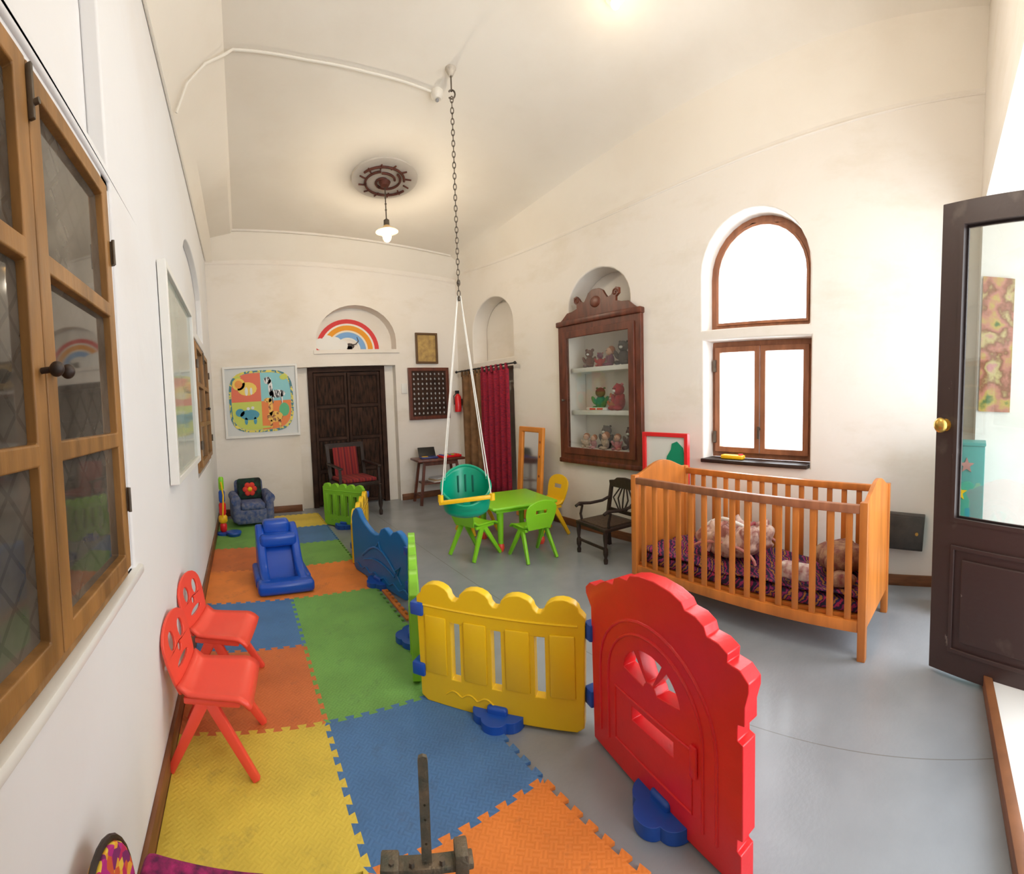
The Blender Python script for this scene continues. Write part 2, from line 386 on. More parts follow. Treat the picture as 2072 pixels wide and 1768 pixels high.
# ---- window_1 (left near)
def left_window(name,W,xw):
    y0,y1,z0,z1=W
    t=sroot(name,(xw,(y0+y1)/2,z0),PI/2)
    w=(y1-y0)/2; h=z1-z0; fr=.04
    MB().panel(rect(-w,w,0,h),[rect(-w+fr,w-fr,fr,h-fr)],0,.05).build('window_frame',honey,t,0,.004)
    for s in (-1,1):
        x0,x1=(-w+fr+.001,-.002) if s<0 else (.002,w-fr-.001)
        zz=[fr+.001,fr+.005+(h-2*fr)/3,fr+(h-2*fr)*2/3,h-fr-.001]
        st=.05; holes=[]
        for a,b_ in zip(zz,zz[1:]): holes.append(rect(x0+st,x1-st,a+(.045 if a==zz[0] else .02),b_-(.045 if b_==zz[-1] else .02)))
        MB().panel(rect(x0,x1,zz[0],zz[-1]),holes,-.022,.01).build('casement',honey,t,0,.004)
        for hl in holes:
            MB().bx(hl[0][0]-.01,hl[1][0]+.01,0.0,.005,hl[0][1]-.01,hl[2][1]+.01).build('pane',glassdark,t,0)
    for s in (-1,1):
        MB().cyl((s*.026,-.025,h*.475),(s*.026,-.05,h*.475),.006).sph((s*.026,-.055,h*.475),.014).build('handle',darkwood,t)
        for z in (.2,.8): MB().bx(s*(w-.05),s*(w-.035),-.032,-.015,h*z-.035,h*z+.035,.004).cyl((s*(w-.05),-.032,h*z-.035),(s*(w-.05),-.032,h*z+.035),.005).build('hinge',iron,t)
    MB().bx(-.005,.005,-.035,-.022,h-.16,h-.055,.003).cyl((0,-.035,h-.13),(0,-.045,h-.13),.006).build('bolt',iron,t)
    return t
left_window('window_1',(.20,1.285,.886,2.075),XL-.005)
left_window('window_2',(3.5,4.8,.9,2.0),XL+.01)
struct(MB().bx(XL-.05,XL+.018,.15,1.40,.855,.885,.008).build('trim_5',whitep),'white window ledge')
struct(MB().bx(XL-.055,XL-.012,1.285,1.36,.885,2.11,.004).bx(XL-.055,XL-.012,.15,1.36,2.072,2.11,.004).build('trim_7',white2),'white plaster window reveal')
# ---- right windows
cy=(w3[0]+w3[1])/2; hw=(w3[0]-w3[1])/2
t=sroot('window_3',(XR+.17,cy,w3[2]),-PI/2)
h=w3[3]-w3[2]
MB().panel(arch(-hw,hw,0,h),[arch(-hw+.055,hw-.055,.05,h-.055)],0,.05).build('window_frame',redwood,t,20,.004)
MB().panel(arch(-hw+.055,hw-.055,.05,h-.055),[arch(-hw+.075,hw-.075,.07,h-.075)],-.02,.02).build('sash',redwood,t,20)
MB().panel(arch(-hw+.07,hw-.07,.065,h-.07),[],.0,.004).build('pane',glass,t,0)
hh=w4[3]-w4[2]
t=sroot('window_4',(XR+.17,cy,w4[2]),-PI/2)
MB().panel(rect(-hw,hw,0.03,hh),[rect(-hw+.045,hw-.045,.075,hh-.045)],0,.05).build('window_frame',redwood,t,0,.004)
for x0,x1 in ((-hw+.045,-.003),(.003,hw-.045)):
    MB().panel(rect(x0,x1,.075,hh-.045),[rect(x0+.045,x1-.045,.12,hh-.09)],-.03,.02).build('casement',redwood,t,0,.004)
    MB().bx(x0+.035,x1-.035,-.004,0,.11,hh-.08).build('pane',glass,t,0)
MB().cyl((0,-.05,.28),(0,-.03,.28),.012).bx(-.008,.008,-.06,-.05,.2,.3).build('handle',iron,t)
for z in (.2,.8): MB().bx(-hw+.035,-hw+.06,-.045,-.02,hh*z-.05,hh*z+.05,.004).build('hinge',iron,t)
MB().bx(-hw,hw,-.20,0,0,.03,.005).build('window_sill',darkwood,t)
# ---- back door
x0,x1=bb(628,740,782,1018,YB+.12)[:2]; hd=dr[3]
t=sroot('door_1',((x0+x1)/2,YB+.12,0)); w=(x1-x0)/2
fillw=MB().bx(-w-.35,-w,.0,.07,0,hd).bx(w,w+.35,.0,.07,0,hd); fillw.build('surround',white,t,0)
MB().panel([(-w,0),(-w+.07,0),(-w+.07,hd-.07),(w-.07,hd-.07),(w-.07,0),(w,0),(w,hd),(-w,hd)],[],-.04,.04).build('door_frame',doorwood,t,0,.005)
dpan=mat('carved_panel',(.065,.03,.018),.75,0,.6,9,.8,30,c2=(.012,.008,.006),spec=.2,stretch=(4,1,.7))
for s in (-1,1):
    a,b_=sorted((s*.004,s*(w-.075)))
    lf=MB().bx(a,b_,0,.03,.02,hd-.075).build('door_leaf',doorwood,t,0)
    rows_=4; zz=[.05+(hd-.15)*i/rows_ for i in range(rows_+1)]
    m=MB()
    for z in zz: m.bx(a,b_,-.02,0,z-.02,z+.02,.004)
    for x in (a+.02,b_-.02): m.bx(x-.018,x+.018,-.022,0,.03,hd-.08,.004)
    m.build('door_rails',doorwood,lf,0)
    m=MB()
    for z,z2 in zip(zz,zz[1:]):
        m.bx(a+.045,b_-.045,-.012,0,z+.03,z2-.03,.01)
    m.build('carved_panels',dpan,lf)
# ---- near glazed door
Fp=fl(1884,1342,.03); Gp=fl(2072,1407,.03); d=(Gp-Fp); d.z=0; d.normalize(); L=.80
hz=zat(Fp,418)-.03
t=sroot('door_2',(Fp.x,Fp.y,.03),math.atan2(d.y,d.x))
gz=zat(Fp+d*.1,1048)-.03; kz=zat(Fp,858)-.03
MB().panel(rect(0,L,0,hz),[rect(.11,L-.11,gz,hz-.10)],-.025,.025).build('door_leaf',brownpaint,t,0,.004)
MB().bx(.10,L-.10,-.004,.004,gz-.01,hz-.09).build('pane',glassmat('door_glass',(.78,.81,.80),.14),t,0)
for s in (-1,1):
    MB().panel(rect(.11,L-.11,.12,gz-.12),[rect(.13,L-.13,.14,gz-.14)],s*.025,s*.038).build('panel_moulding',brownpaint,t,0,.003)
    MB().bx(.17,L-.17,s*.025,s*.038,.18,gz-.18,.006).build('door_panel',brownpaint,t,0)
    MB().panel(rect(.10,L-.10,gz-.01,hz-.09),[rect(.12,L-.12,gz+.01,hz-.11)],s*.02,s*.03).build('glazing_bead',brownpaint,t,0)
MB().cyl((.055,-.07,kz),(.055,.07,kz),.01).sph((.055,-.075,kz),(.036,.022,.036)).sph((.055,.075,kz),(.036,.022,.036)).cyl((.055,-.03,kz),(.055,.03,kz),.03).build('door_knob',brass,t)
Hp=Fp+d*(L+.04)
struct(MB().bx(Hp.x-.04,Hp.x+.04,Hp.y-.04,Hp.y+.04,.0,2.65).build('trim_6',brownpaint,None,0))
# ---------------------------------------------------------------- foam tiles
def edge(a,b,n=9,amp=.011,teeth=True):
    a=Vector(a);b=Vector(b)
    rev=(b-a).x+(b-a).y<0
    p,q=(b,a) if rev else (a,b)
    L=(q-p).length; dr_=(q-p)/L; nr=Vector((dr_.y,dr_.x))
    pts=[p]
    if teeth:
        st=L/n
        for i in range(n):
            s=i*st
            for tt,o in ((.30,-1),(.20,1),(.80,1),(.70,-1)):
                pts.append(p+dr_*(s+tt*st)+nr*(o*amp))
    pts.append(q)
    if rev: pts.reverse()
    return pts[:-1]
XS=(XL+.02,.285,.915)
RY=(.56,1.18,1.82,2.465,3.11,3.755,4.40,5.03,5.66)
T=[(0,1,fY,'yellow foam play tile nearest the camera beside the left wall'),
(0,2,fO2,'rust orange foam tile under the coral chairs by the left wall'),
(0,3,fB,'blue foam tile beside the left wall behind the coral chairs'),
(0,4,fO,'orange foam tile by the left wall in front of the blue toddler slide'),
(0,5,fO2,'orange foam tile by the left wall beyond the blue toddler slide'),
(0,6,fG,'green foam tile by the left wall with the toy tower on it'),
(0,7,fG,'green foam tile in the far left corner under the small armchair'),
(1,0,fO,'bright orange foam tile at the bottom edge in front of the large blue tile'),
(1,1,fB,'large blue foam tile at the foot of the yellow fence panel'),
(1,2,fG,'nearer of two green foam tiles left of the narrow green fence panel'),
(1,3,fG,'farther of two green foam tiles left of the narrow green fence panel'),
(1,4,fO,'orange foam tile beside the blue fence panel right of the toddler slide'),
(1,5,fG,'green foam tile right of and behind the blue toddler slide'),
(1,6,fB,'small looking blue foam tile far back before the yellow one'),
(1,7,fY,'yellow foam tile farthest away near the dark door')]
for c_,r_,m,lab in T:
    x0,x1=XS[c_],XS[c_+1]; y0,y1=RY[r_],RY[r_+1]
    pl=edge((x0,y0),(x1,y0))+edge((x1,y0),(x1,y1))+edge((x1,y1),(x0,y1))+edge((x0,y1),(x0,y0),teeth=(c_>0 or r_==0))
    cx,cy_=(x0+x1)/2,(y0+y1)/2
    mb=MB().panel([(p.x-cx,p.y-cy_) for p in pl],[],0,.012)
    mb.xf(SW)
    o=mb.build('foam_tile',m,None,0); o.location=(cx,cy_,0.001); tag(o,lab,'floor mat','interlocking foam play tiles')
pl=edge((.97,2.55),(.97,3.13))+[Vector((.97,3.13)),Vector((.94,3.13)),Vector((.94,2.55))]
mb=MB().panel([(p.x-.955,p.y-2.84) for p in pl],[],0,.012); mb.xf(SW)
o=mb.build('foam_edge_strip',fO,None,0); o.location=(.955,2.84,.001); tag(o,'loose orange toothed edging strip beside the green foam tiles','floor mat')
# ---------------------------------------------------------------- fence panels
def add_foot(t,x,r=.115,h=.034):
    pts=[]
    for k in range(60):
        a=2*PI*k/60
        q=r*(.80+.20*abs(math.cos(2.5*(a+.3)))**.6)
        pts.append((x+q*math.cos(a),q*math.sin(a)))
    o=MB().panel(pts,[],-.012,h).xf(SW).build('foot',blue,t,50,.012)
    MB().box((x,0,.03),(.09,.085,.06),None,.012,3).build('foot_clamp',blue,t)
def lerp(A,B,f): return A+(B-A)*f
def picket_panel(label,A,B,m,bumps=4,slots=3,hf=.47,clips=()):
    A=Vector((A[0],A[1],.013));B=Vector((B[0],B[1],.013)); d=B-A; L=d.length-.05
    t=thing('play_fence_panel',label,'fence panel',A+d.normalized()*.025,math.atan2(d.y,d.x),'plastic play fence panels')
    out=[(0.01,.02),(.04,.0),(L-.04,.0),(L-.01,.02),(L,hf-.04)]
    bw=L/bumps
    for i in reversed(range(bumps)):
        c=bw*(i+.5); r=bw*.38
        out.append((c+r+.015,hf-.03))
        for k in range(0,9): out.append((c+r*math.cos(PI*k/8),hf-.015+r*.66*math.sin(PI*k/8)))
        out.append((c-r-.015,hf-.03))
    out.append((0,hf-.04))
    holes=[]
    for i in range(slots):
        c=L*(i+1)/(slots+1); w=.022
        holes.append(rect(c-w,c+w,.25*hf,.75*hf))
    MB().panel(out,holes,-.022,.022).build('panel',m,t,30,.009)
    for s in (-1,1):
        e=MB()
        for i in range(slots+1):
            c0=L*i/(slots+1)+.042; c1=L*(i+1)/(slots+1)-.042
            e.bx(c0,c1,s*.018,s*.029,.27*hf,.78*hf,.006)
        e.build('picket_relief',m,t,40)
        MB().tube([(L*.18+L*.30*k/20,s*.021,.055+.022*abs(math.sin(k/20*PI*3))) for k in range(21)],.005,6).build('cloud_relief',m,t)
        MB().tube([(.03,s*.021,.86*hf),(L-.03,s*.021,.86*hf)],.006,6).build('rail_relief',m,t)
    add_foot(t,L/2)
    for z in clips:
        MB().bx(-.03,.035,-.035,.035,z-.03,z+.03,.008).build('hinge_clip',blue,t)
    return t,L
YA=fl(846,1402,.012); YBp=fl(1202,1478,.012)
hY=(zat(YA,1200)+zat(YBp,1222))/2
picket_panel('yellow picket-shaped plastic play fence panel joined to the red gate panel',YA,YBp,yellow,4,3,hY,clips=(.14,.42))
GA=fl(838,1222,.012)
picket_panel('green plastic fence panel seen edge-on between yellow and blue panels',GA,lerp(YA,GA,.02),green,4,3,(zat(GA,1090)+zat(YA,1200))/2+.01)
BA=fl(718,1146,.012)
Y2=fl(744,1072,.012)
picket_panel('narrow-looking yellow plastic fence panel between the blue and far green panels',Y2,BA,yellow,4,3,zat(Y2,1000),clips=(.4,))
GL=fl(656,1058,.012)
picket_panel('farthest green scalloped plastic fence panel in front of the dark door',GL,Y2,green,5,4,zat(GL,980))
A=Vector((BA.x,BA.y,.013));B=Vector((GA.x,GA.y,.013));d=B-A;L=d.length-.05
t=thing('play_fence_panel','blue wavy-topped plastic fence panel with a dolphin relief','fence panel',A+d.normalized()*.025,math.atan2(d.y,d.x),'plastic play fence panels')
ks=(zat(BA,1022)-.013)/.53
prof=[(0,.44),(.04,.50),(.09,.53),(.14,.52),(.19,.46),(.26,.42),(.36,.38),(.44,.37),(.50,.38),(.54,.43),(.60,.45),(.66,.43),(.69,.41),(.73,.44),(.79,.46),(.85,.44),(.90,.40),(.93,.37)]
out=[(0.01,.02),(.05,0),(L-.05,0),(L-.01,.02)]+[(x*L/.93,z*ks+.02*(x/.93)) for x,z in reversed(prof)]
MB().panel(out,[],-.022,.022).build('panel',bluep,t,30,.009)
for s in (-1,1):
    MB().tube([(.18+.5*k/20,s*.024,.16+.12*math.sin(PI*k/20)) for k in range(21)],.009,6).tube([(.2+.46*k/20,s*.024,.13+.05*math.sin(PI*k/20)) for k in range(21)],.008,6).tube([(.40,s*.024,.28),(.45,s*.024,.33),(.48,s*.024,.27)],.007,6).tube([(.66,s*.024,.17),(.74,s*.024,.22),(.70,s*.024,.15),(.75,s*.024,.10)],.007,6).build('dolphin_relief',bluep,t)
    MB().tube([(.05+.8*k/30,s*.022,.06+.015*math.sin(k*1.2)) for k in range(31)],.007,6).build('wave_relief',bluep,t)
add_foot(t,L/2)
for z in (.12,.36): MB().bx(L-.03,L+.02,-.035,.035,z-.03,z+.03,.008).build('hinge_clip',blue,t)
# red house panel
RA=fl(1207,1480,0); P2=fl(1480,1766,0); RB=RA+(P2-RA)*1.13
A=Vector((RA.x,RA.y,.002));B=Vector((RB.x,RB.y,.002));d=B-A;L=d.length
A=A+d.normalized()*.01; L-=.01
t=thing('play_fence_panel','large red plastic gate panel shaped like a house front with fan window','fence panel',A+Vector((0,0,.011)),math.atan2(d.y,d.x),'plastic play fence panels')
kz=zat(RA,1192)/.60; kx=L/.80
half=[(0,.575),(.0,.60),(.03,.625),(.075,.63),(.085,.655),(.12,.672),(.165,.675),(.175,.70),(.21,.717),(.255,.72),(.27,.74),(.32,.755),(.40,.762)]
sc=lambda l:[(x*kx,z*kz) for x,z in l]
right=[(.80-x-(.012 if x<.08 else 0),z) for x,z in half]
half=[(x-.028 if x<.08 else x,z) for x,z in half]
out=[(0.02,.0),(.4,.0),(.765,.0),(.765,.10),(.75,.105),(.75,.14),(.77,.145),(.77,.42),(.75,.425),(.75,.47),(.775,.475),(.775,.53)]+right+list(reversed(half))[1:]+[(.01,.53)]
fc,fz=.375,.375
holes=[]
for a0,a1 in ((10,55),(66,114),(125,170)):
    pts=[(fc+.035*math.cos(R(a)),fz+.035*math.sin(R(a))) for a in (a1,(a0+a1)/2,a0)]
    pts+=[(fc+.15*math.cos(R(a)),fz+.13*math.sin(R(a))) for a in [a0+(a1-a0)*k/6 for k in range(7)]]
    holes.append(sc(pts))
holes.append(sc(rect(.275,.49,.225,.275)))
MB().panel(sc(out),holes,-.028,.028).build('panel',red,t,30,.012)
for s in (-1,1):
    m=MB()
    def T3(l): return [(x*kx,s*.027,z*kz) for x,z in l]
    for hw_,top in ((.30,.60),(.245,.555)):
        m.tube(T3([(fc-hw_,.07),(fc-hw_,.30)]+[(fc-hw_*math.cos(PI*k/16),.33+(top-.33)*math.sin(PI*k/16)) for k in range(17)]+[(fc+hw_,.30),(fc+hw_,.07)]),.0065,8)
    m.tube(T3([(fc-.2,.30),(fc-.2,.10),(fc+.2,.10),(fc+.2,.30),(fc-.2,.30)]),.005,6)
    m.build('door_arch_relief',red,t)
    MB().bx(.57*kx,.60*kx,s*.026,s*.038,.22,.32,.006).build('handle_relief',red,t)
add_foot(t,L/2+.03,.125,.034)
for z in (.15,.42): MB().bx(-.035,.02,-.04,.04,z-.035,z+.035,.008).build('hinge_clip',blue,t)
# ---------------------------------------------------------------- plastic children's chairs (front = -y)
def kid_chair(label,m,loc,rz,s=1.0,face=False,group=None):
    t=thing('childrens_chair',label,'chair',loc,rz,group); t.scale=(s,s,s)
    w=.145
    def sf(u,v):
        x=(u*2-1)*w*(1-.08*(v)); y=-.14+.27*v
        z=.275+(-.03*(1-min(1,v*5))**2)+.012*abs(u*2-1)**3+.03*max(0,v-.85)/.15
        return (x,y,z)
    MB().grid(sf,10,14).build('seat',m,t,60,0,.014)
    def rr(cx,cz,a,b_,n=12): return [(cx+a*math.cos(2*PI*k/n),cz+b_*math.sin(2*PI*k/n)) for k in range(n)]
    out=[(-.11,0),(.11,0),(.135,.06),(.150,.14)]+[(.150*math.cos(PI*k/10),.18+.085*math.sin(PI*k/10)) for k in range(11)]+[(-.150,.14),(-.135,.06)]
    holes=[rr(-.06,.18,.034,.036),rr(.06,.18,.034,.036),rr(0,.13,.020,.018,8),rr(0,.085,.07,.013,14)] if face else [rect(-.055,.055,.14,.175)]
    b_=MB().panel(out,holes,-.006,.006); b_.xf(Matrix.Translation((0,.125,.27))@Matrix.Rotation(R(-14),4,'X'))
    b_.build('backrest',m,t,30,.003)
    for sx in (-1,1):
        MB().bar((sx*.115,.02,.275),(sx*.145,-.15,.003),.045,.024,(1,0,0),.028,.005).build('leg',m,t)
        MB().bar((sx*.115,.03,.275),(sx*.145,.17,.003),.048,.024,(1,0,0),.028,.005).build('leg',m,t)
        MB().bx(sx*.10,sx*.13,-.10,.11,.25,.275,.006).build('seat_rib',m,t)
    return t
gch='coral smiling chairs by the left wall'
kid_chair('coral red plastic chair with smiling face cutout, the nearer one by the wall',coral,(-.15,1.74,.013),PI/2-.14,1.03,True,gch)
kid_chair('coral red plastic chair with smiling face cutout, just behind the nearer one',coral,(-.145,2.18,.013),PI/2-.22,1.03,True,gch)
gk='plastic chairs around the green table'
kid_chair('green plastic childrens chair directly below the hanging swing seat',kgreen,(1.94,3.39,0),PI/2+.25,1.05,False,gk)
kid_chair('green plastic childrens chair with its back to the camera at the table front',kgreen,(2.30,3.03,0),PI-.1,1.0,False,gk)
kid_chair('yellow plastic childrens chair at the right side of the green table',kyellow,(2.78,3.45,0),-PI/2-.1,1.12,False,gk)
kid_chair('yellow plastic childrens chair behind the green table near the swing',kyellow,(2.32,4.0,0),0.1,1.05,False,gk)
t=thing('childrens_table','low green plastic childrens table with red ball feet','table',(2.40,3.48,0),R(-10))
MB().box((0,0,.415),(.66,.66,.03),None,.014,3).build('tabletop',kgreen,t)
MB().panel(rect(-.27,.27,-.27,.27),[rect(-.25,.25,-.25,.25)],.365,.40).xf(SW).build('apron',kgreen,t,0)
for sx in (-1,1):
    for sy in (-1,1):
        lg=MB().cyl((sx*.21,sy*.21,.07),(sx*.21,sy*.21,.40),.024,.034).build('leg',kgreen,t)
        MB().lathe([(0,0),(.022,.0),(.034,.03),(.03,.06),(.022,.075),(0,.075)],(sx*.21,sy*.21,0),14).build('foot_cap',coral,lg)
# ---------------------------------------------------------------- swing
sx,sy=1.585,2.89
ct=zc(sx,sy)
t=thing('baby_swing','teal plastic bucket swing seat hanging from ceiling chain and white ropes','swing',(sx,sy,.50),-YAW+.12)
cup=MB()
def cf2(u,v):
    a=2*PI*u; back=(1+math.sin(a))/2
    top=.145+.22*back**1.2-.03*max(0,math.cos(2*(a-1.5*PI)))*(1-back)
    if v<.45:
        q=v/.45; r=math.sin(q*PI/2); z=.07*(1-math.cos(q*PI/2))
        return (.18*r*math.cos(a)*.92,.15*r*math.sin(a)*.92,z)
    q=(v-.45)/.55; fl_=.92+.16*math.sin(q*PI/2)
    return (.18*fl_*math.cos(a)*(1-.12*back*q),.15*fl_*math.sin(a),.07+(top-.07)*q)
cup.grid(cf2,48,18,True); bmesh.ops.remove_doubles(cup.bm,verts=cup.bm.verts[:],dist=.002); cup.build('bucket_seat',teal,t,70,0,.010)
MB().tube([cf2(k/48,1) for k in range(48)],.011,8,True).build('rim',teal,t)
dk=mat('teal_shadow_slot',(.0,.12,.08),.5)  # darker teal puts the shade of the back slots into the colour
for a in (-.35,0,.35):
    pts=[]
    for k in range(6):
        x,y,z=cf2((PI/2+a)/(2*PI),.62+.25*k/5); pts.append((x*.955,y*.955,z))
    MB().tube(pts,.008,6).build('back_slot_shade',dk,t)
MB().box((0,-.155,.16),(.40,.03,.03),Matrix.Rotation(R(-5),3,'Y'),.006).cyl((-.185,-.155,.15),(-.185,-.155,.20),.02).cyl((.185,-.155,.15),(.185,-.155,.20),.02).build('safety_bar',kyellow,t)
MB().bar((0,-.15,.15),(0,-.11,.03),.05,.02,(0,1,0),.06,.005).build('crotch_post',teal,t)
zt=2.14-.50
for s in (-1,1):
    MB().tube([(s*.012,0,zt),(s*.18,-.15,.17)],.0045,6).build('rope',rope,t); MB().tube([(s*.008,.01,zt),(s*.16,.06,.27)],.0045,6).build('rope',rope,t)
ch=MB(); z=zt; k=0; zt2=zat((sx,sy),200)-.50
while z<zt2:
    n=10; pts=[]
    for j in range(n):
        a=2*PI*j/n; q=Vector((.011*math.cos(a),0,.024*math.sin(a)+z+.018))
        if k%2: q=Vector((0,q.x,q.z))
        pts.append(q)
    ch.tube(pts,.0035,5,True); z+=.038; k+=1
ch.build('chain',iron,t)
MB().tube([(0.025*math.cos(a),0,zt2+.03+.03*math.sin(a)) for a in [R(x) for x in range(-140,150,20)]],.006,6).tube([(0,0,zt2+.05),(0,0,ct-.5)],.006,6).build('hook',iron,t)
MB().lathe([(0,-.05),(.015,-.05),(.03,-.02),(.04,.0),(.04,.03),(0,.03)],(0,0,ct-.5)).build('ceiling_mount',mat('mount_plaster',(.60,.53,.44),.8,0,.3,30),t)
for z in (zt-.02,zt+.1): MB().sph((0,0,z),(.013,.013,.02),8,6).build('knot',iron,t)
# ---------------------------------------------------------------- pendant + medallion
p=ceil_pt(778,360)
t=thing('ceiling_medallion','round ceiling plate with rusty iron scrollwork above the pendant lamp','ceiling ornament',(p.x,p.y,p.z-.015)); t.rotation_euler=(-.09,0.06,0)
MB().lathe([(0,-.012),(.29,-.012),(.33,-.004),(.335,.03)],n=36).build('plate',niche,t)
rust=mat('rust_iron',(.17,.05,.03),.7,.2,.4,20)
m=MB()
for r0,a0,a1 in ((.25,20,170),(.25,200,350),(.17,-60,130),(.11,100,340),(.20,150,250),(.14,-120,-20)):
    m.tube([((r0-.0004*(a-a0))*math.cos(R(a)),(r0-.0004*(a-a0))*math.sin(R(a)),-.025) for a in range(a0,a1,10)],.012,6)
for a in range(0,360,30): m.tube([(.20*math.cos(R(a)),.20*math.sin(R(a)),-.025),(.265*math.cos(R(a+6)),.265*math.sin(R(a+6)),-.025)],.008,6)
m.build('scrollwork',rust,t); MB().lathe([(0,-.08),(.04,-.07),(.06,-.03),(.0,-.01)]).build('boss',rust,t)
zl_=ony(781,470,p.y)
t=thing('pendant_lamp','lit glass pendant lamp hanging from the ceiling ornament','lamp',(p.x,p.y,zl_.z-.08))
hh_=p.z-.08-(zl_.z-.08)
MB().tube([(0,0,.2),(0,0,hh_)],.006,6).build('rod',iron,t)
for z in (.3,.36,.42): MB().sph((0,0,z),.011,8,6).build('bead',iron,t)
MB().lathe([(0,.22),(.028,.2),(.03,.14),(0,.13)]).build('socket',iron,t)
MB().lathe([(.03,.145),(.05,.12),(.10,.095),(.112,.085),(.06,.07),(.05,.05)],n=24).build('lamp_shade',mat('shade_glass',(.72,.46,.20),.15,emit=.35),t,60,0,.004)
MB().sph((0,0,.04),(.045,.045,.055)).build('bulb',mat('bulb',(1,.70,.28),.3,emit=5),t)
lx,ly,lz=p.x,p.y,zl_.z-.16
p2=ceil_pt(1245,-14)
t=thing('ceiling_bulb','warm round ceiling lamp at the top edge of the room','lamp',(p2.x,p2.y,p2.z-.08))
MB().lathe([(0,.09),(.06,.09),(.06,.05),(0,.05)]).build('base',pipew,t); MB().sph((0,0,.02),.03).build('globe',mat('bulb2',(1,.78,.52),.3,emit=2),t)
# ---------------------------------------------------------------- wall picture left
t=thing('framed_board','tall white framed glazed board hung on the left wall between windows','picture frame',(XL+.004,2.66,1.03),PI/2)
w=.575;h=1.08
MB().panel(rect(-w,w,0,h),[rect(-w+.035,w-.035,.035,h-.035)],-.045,-.0).build('frame',whitep,t,0,.004)
MB().bx(-w+.02,w-.02,-.025,-.005,.02,h-.02).build('glazed_sheet',mat('pale_sheet',(.40,.45,.38),.08,0,.3,2,spec=.9),t,0)
# ---------------------------------------------------------------- back wall items
x0,x1,z0,z1=bb(453,739,604,884)
t=thing('animal_picture','white framed print of cartoon jungle animals in four coloured quarters','picture',((x0+x1)/2,YB-.002,z0)); w=(x1-x0)/2;h=z1-z0
MB().panel(rect(-w,w,0,h),[rect(-w+.03,w-.03,.03,h-.03)],-.035,0).build('frame',whitep,t,0,.004)
MB().bx(-w+.02,w-.02,-.012,-.002,.02,h-.02).build('mount',mat('mount_grey',(.62,.64,.63),.4),t,0)
def sq(cx,cz,a,b_,n=32,e=.55,f0=0,f1=2*PI):
    r=[]
    for k in range(n):
        an=f0+(f1-f0)*k/n; c_,s_=math.cos(an),math.sin(an)
        r.append((cx+a*math.copysign(abs(c_)**e,c_),cz+b_*math.copysign(abs(s_)**e,s_)))
    return r
a=w*.86;b2=h*.43;cz=h*.5
cols4=[mat('print_blue',(.25,.58,.62),.5),mat('print_coral',(.75,.16,.08),.5),mat('print_lime',(.55,.62,.10),.5),mat('print_orange',(.80,.22,.04),.5)]
MB().panel(sq(0,cz,a,b2),[sq(0,cz,a*.93,b2*.93)],-.018,-.012).build('print_border',mat('print_border',(.75,.65,.1),.5,c2=(.05,.2,.25),scale=25,lo=.49,hi=.51),t,0)
for q in range(4):
    pts=[(0,cz)]+[p_ for p_ in sq(0,cz,a*.92,b2*.92,12,.55,q*PI/2,(q+1)*PI/2)]
    pts.append([(0,cz+b2*.92),(-a*.92,cz),(0,cz-b2*.92),(a*.92,cz)][q])
    MB().panel(pts,[],-.017,-.012).build('print_quarter',cols4[q],t,0)
py_=mat('print_yel',(.85,.6,.1),.5); pwh=paper
def blob(items,y=-.021):
    m=MB()
    for x,z,r_,r2 in items: m.panel(sq(x*a,cz+z*b2,r_*a,r2*b2,14,1),[],y,-.0165)
    return m
blob([(-.42,.42,.30,.22),(-.68,.58,.20,.20)]).build('print_lion',py_,t,0)
blob([(-.68,.58,.12,.13)],-.024).build('print_lion_face',mat('print_or',(.8,.3,.05),.5),t,0)
for it in ((-.45,.34,.05,.14),(-.3,.34,.04,.12)): blob([it],-.024).build('print_lion_stripe',pwh,t,0)
blob([(.22,.66,.12,.12),(.30,.42,.07,.28),(.50,.22,.26,.13),(.36,.1,.03,.2),(.64,.08,.03,.2)]).build('print_zebra',mat('print_zebra',(.8,.8,.8),.5,c2=(.03,.03,.03),scale=14,stretch=(6,1,1),lo=.49,hi=.5),t,0)
blob([(-.38,-.42,.30,.17),(-.68,-.34,.14,.13),(-.5,-.62,.05,.12),(-.22,-.62,.05,.12)]).build('print_hippo',mat('print_hip',(.06,.3,.42),.5),t,0)
for it in ((-.42,-.22,.05,.05),(-.28,-.2,.05,.05)): blob([it],-.022).build('print_bird',pwh,t,0)
blob([(.40,-.52,.25,.18),(.28,-.2,.07,.3),(.2,.02,.12,.08),(.28,-.75,.04,.14),(.55,-.75,.04,.14)]).build('print_giraffe',mat('print_gir',(.85,.5,.08),.5,c2=(.3,.1,.03),scale=30,lo=.45,hi=.47),t,0)
blob([(.7,-.3,.16,.22)],-.020).build('print_palm',mat('print_palm',(.1,.45,.2),.5),t,0)
for it in ((-.7,.8,.1,.05),(.72,.75,.12,.09),(.0,-.84,.3,.04)): blob([it],-.020).build('print_leaf',cols4[2],t,0)
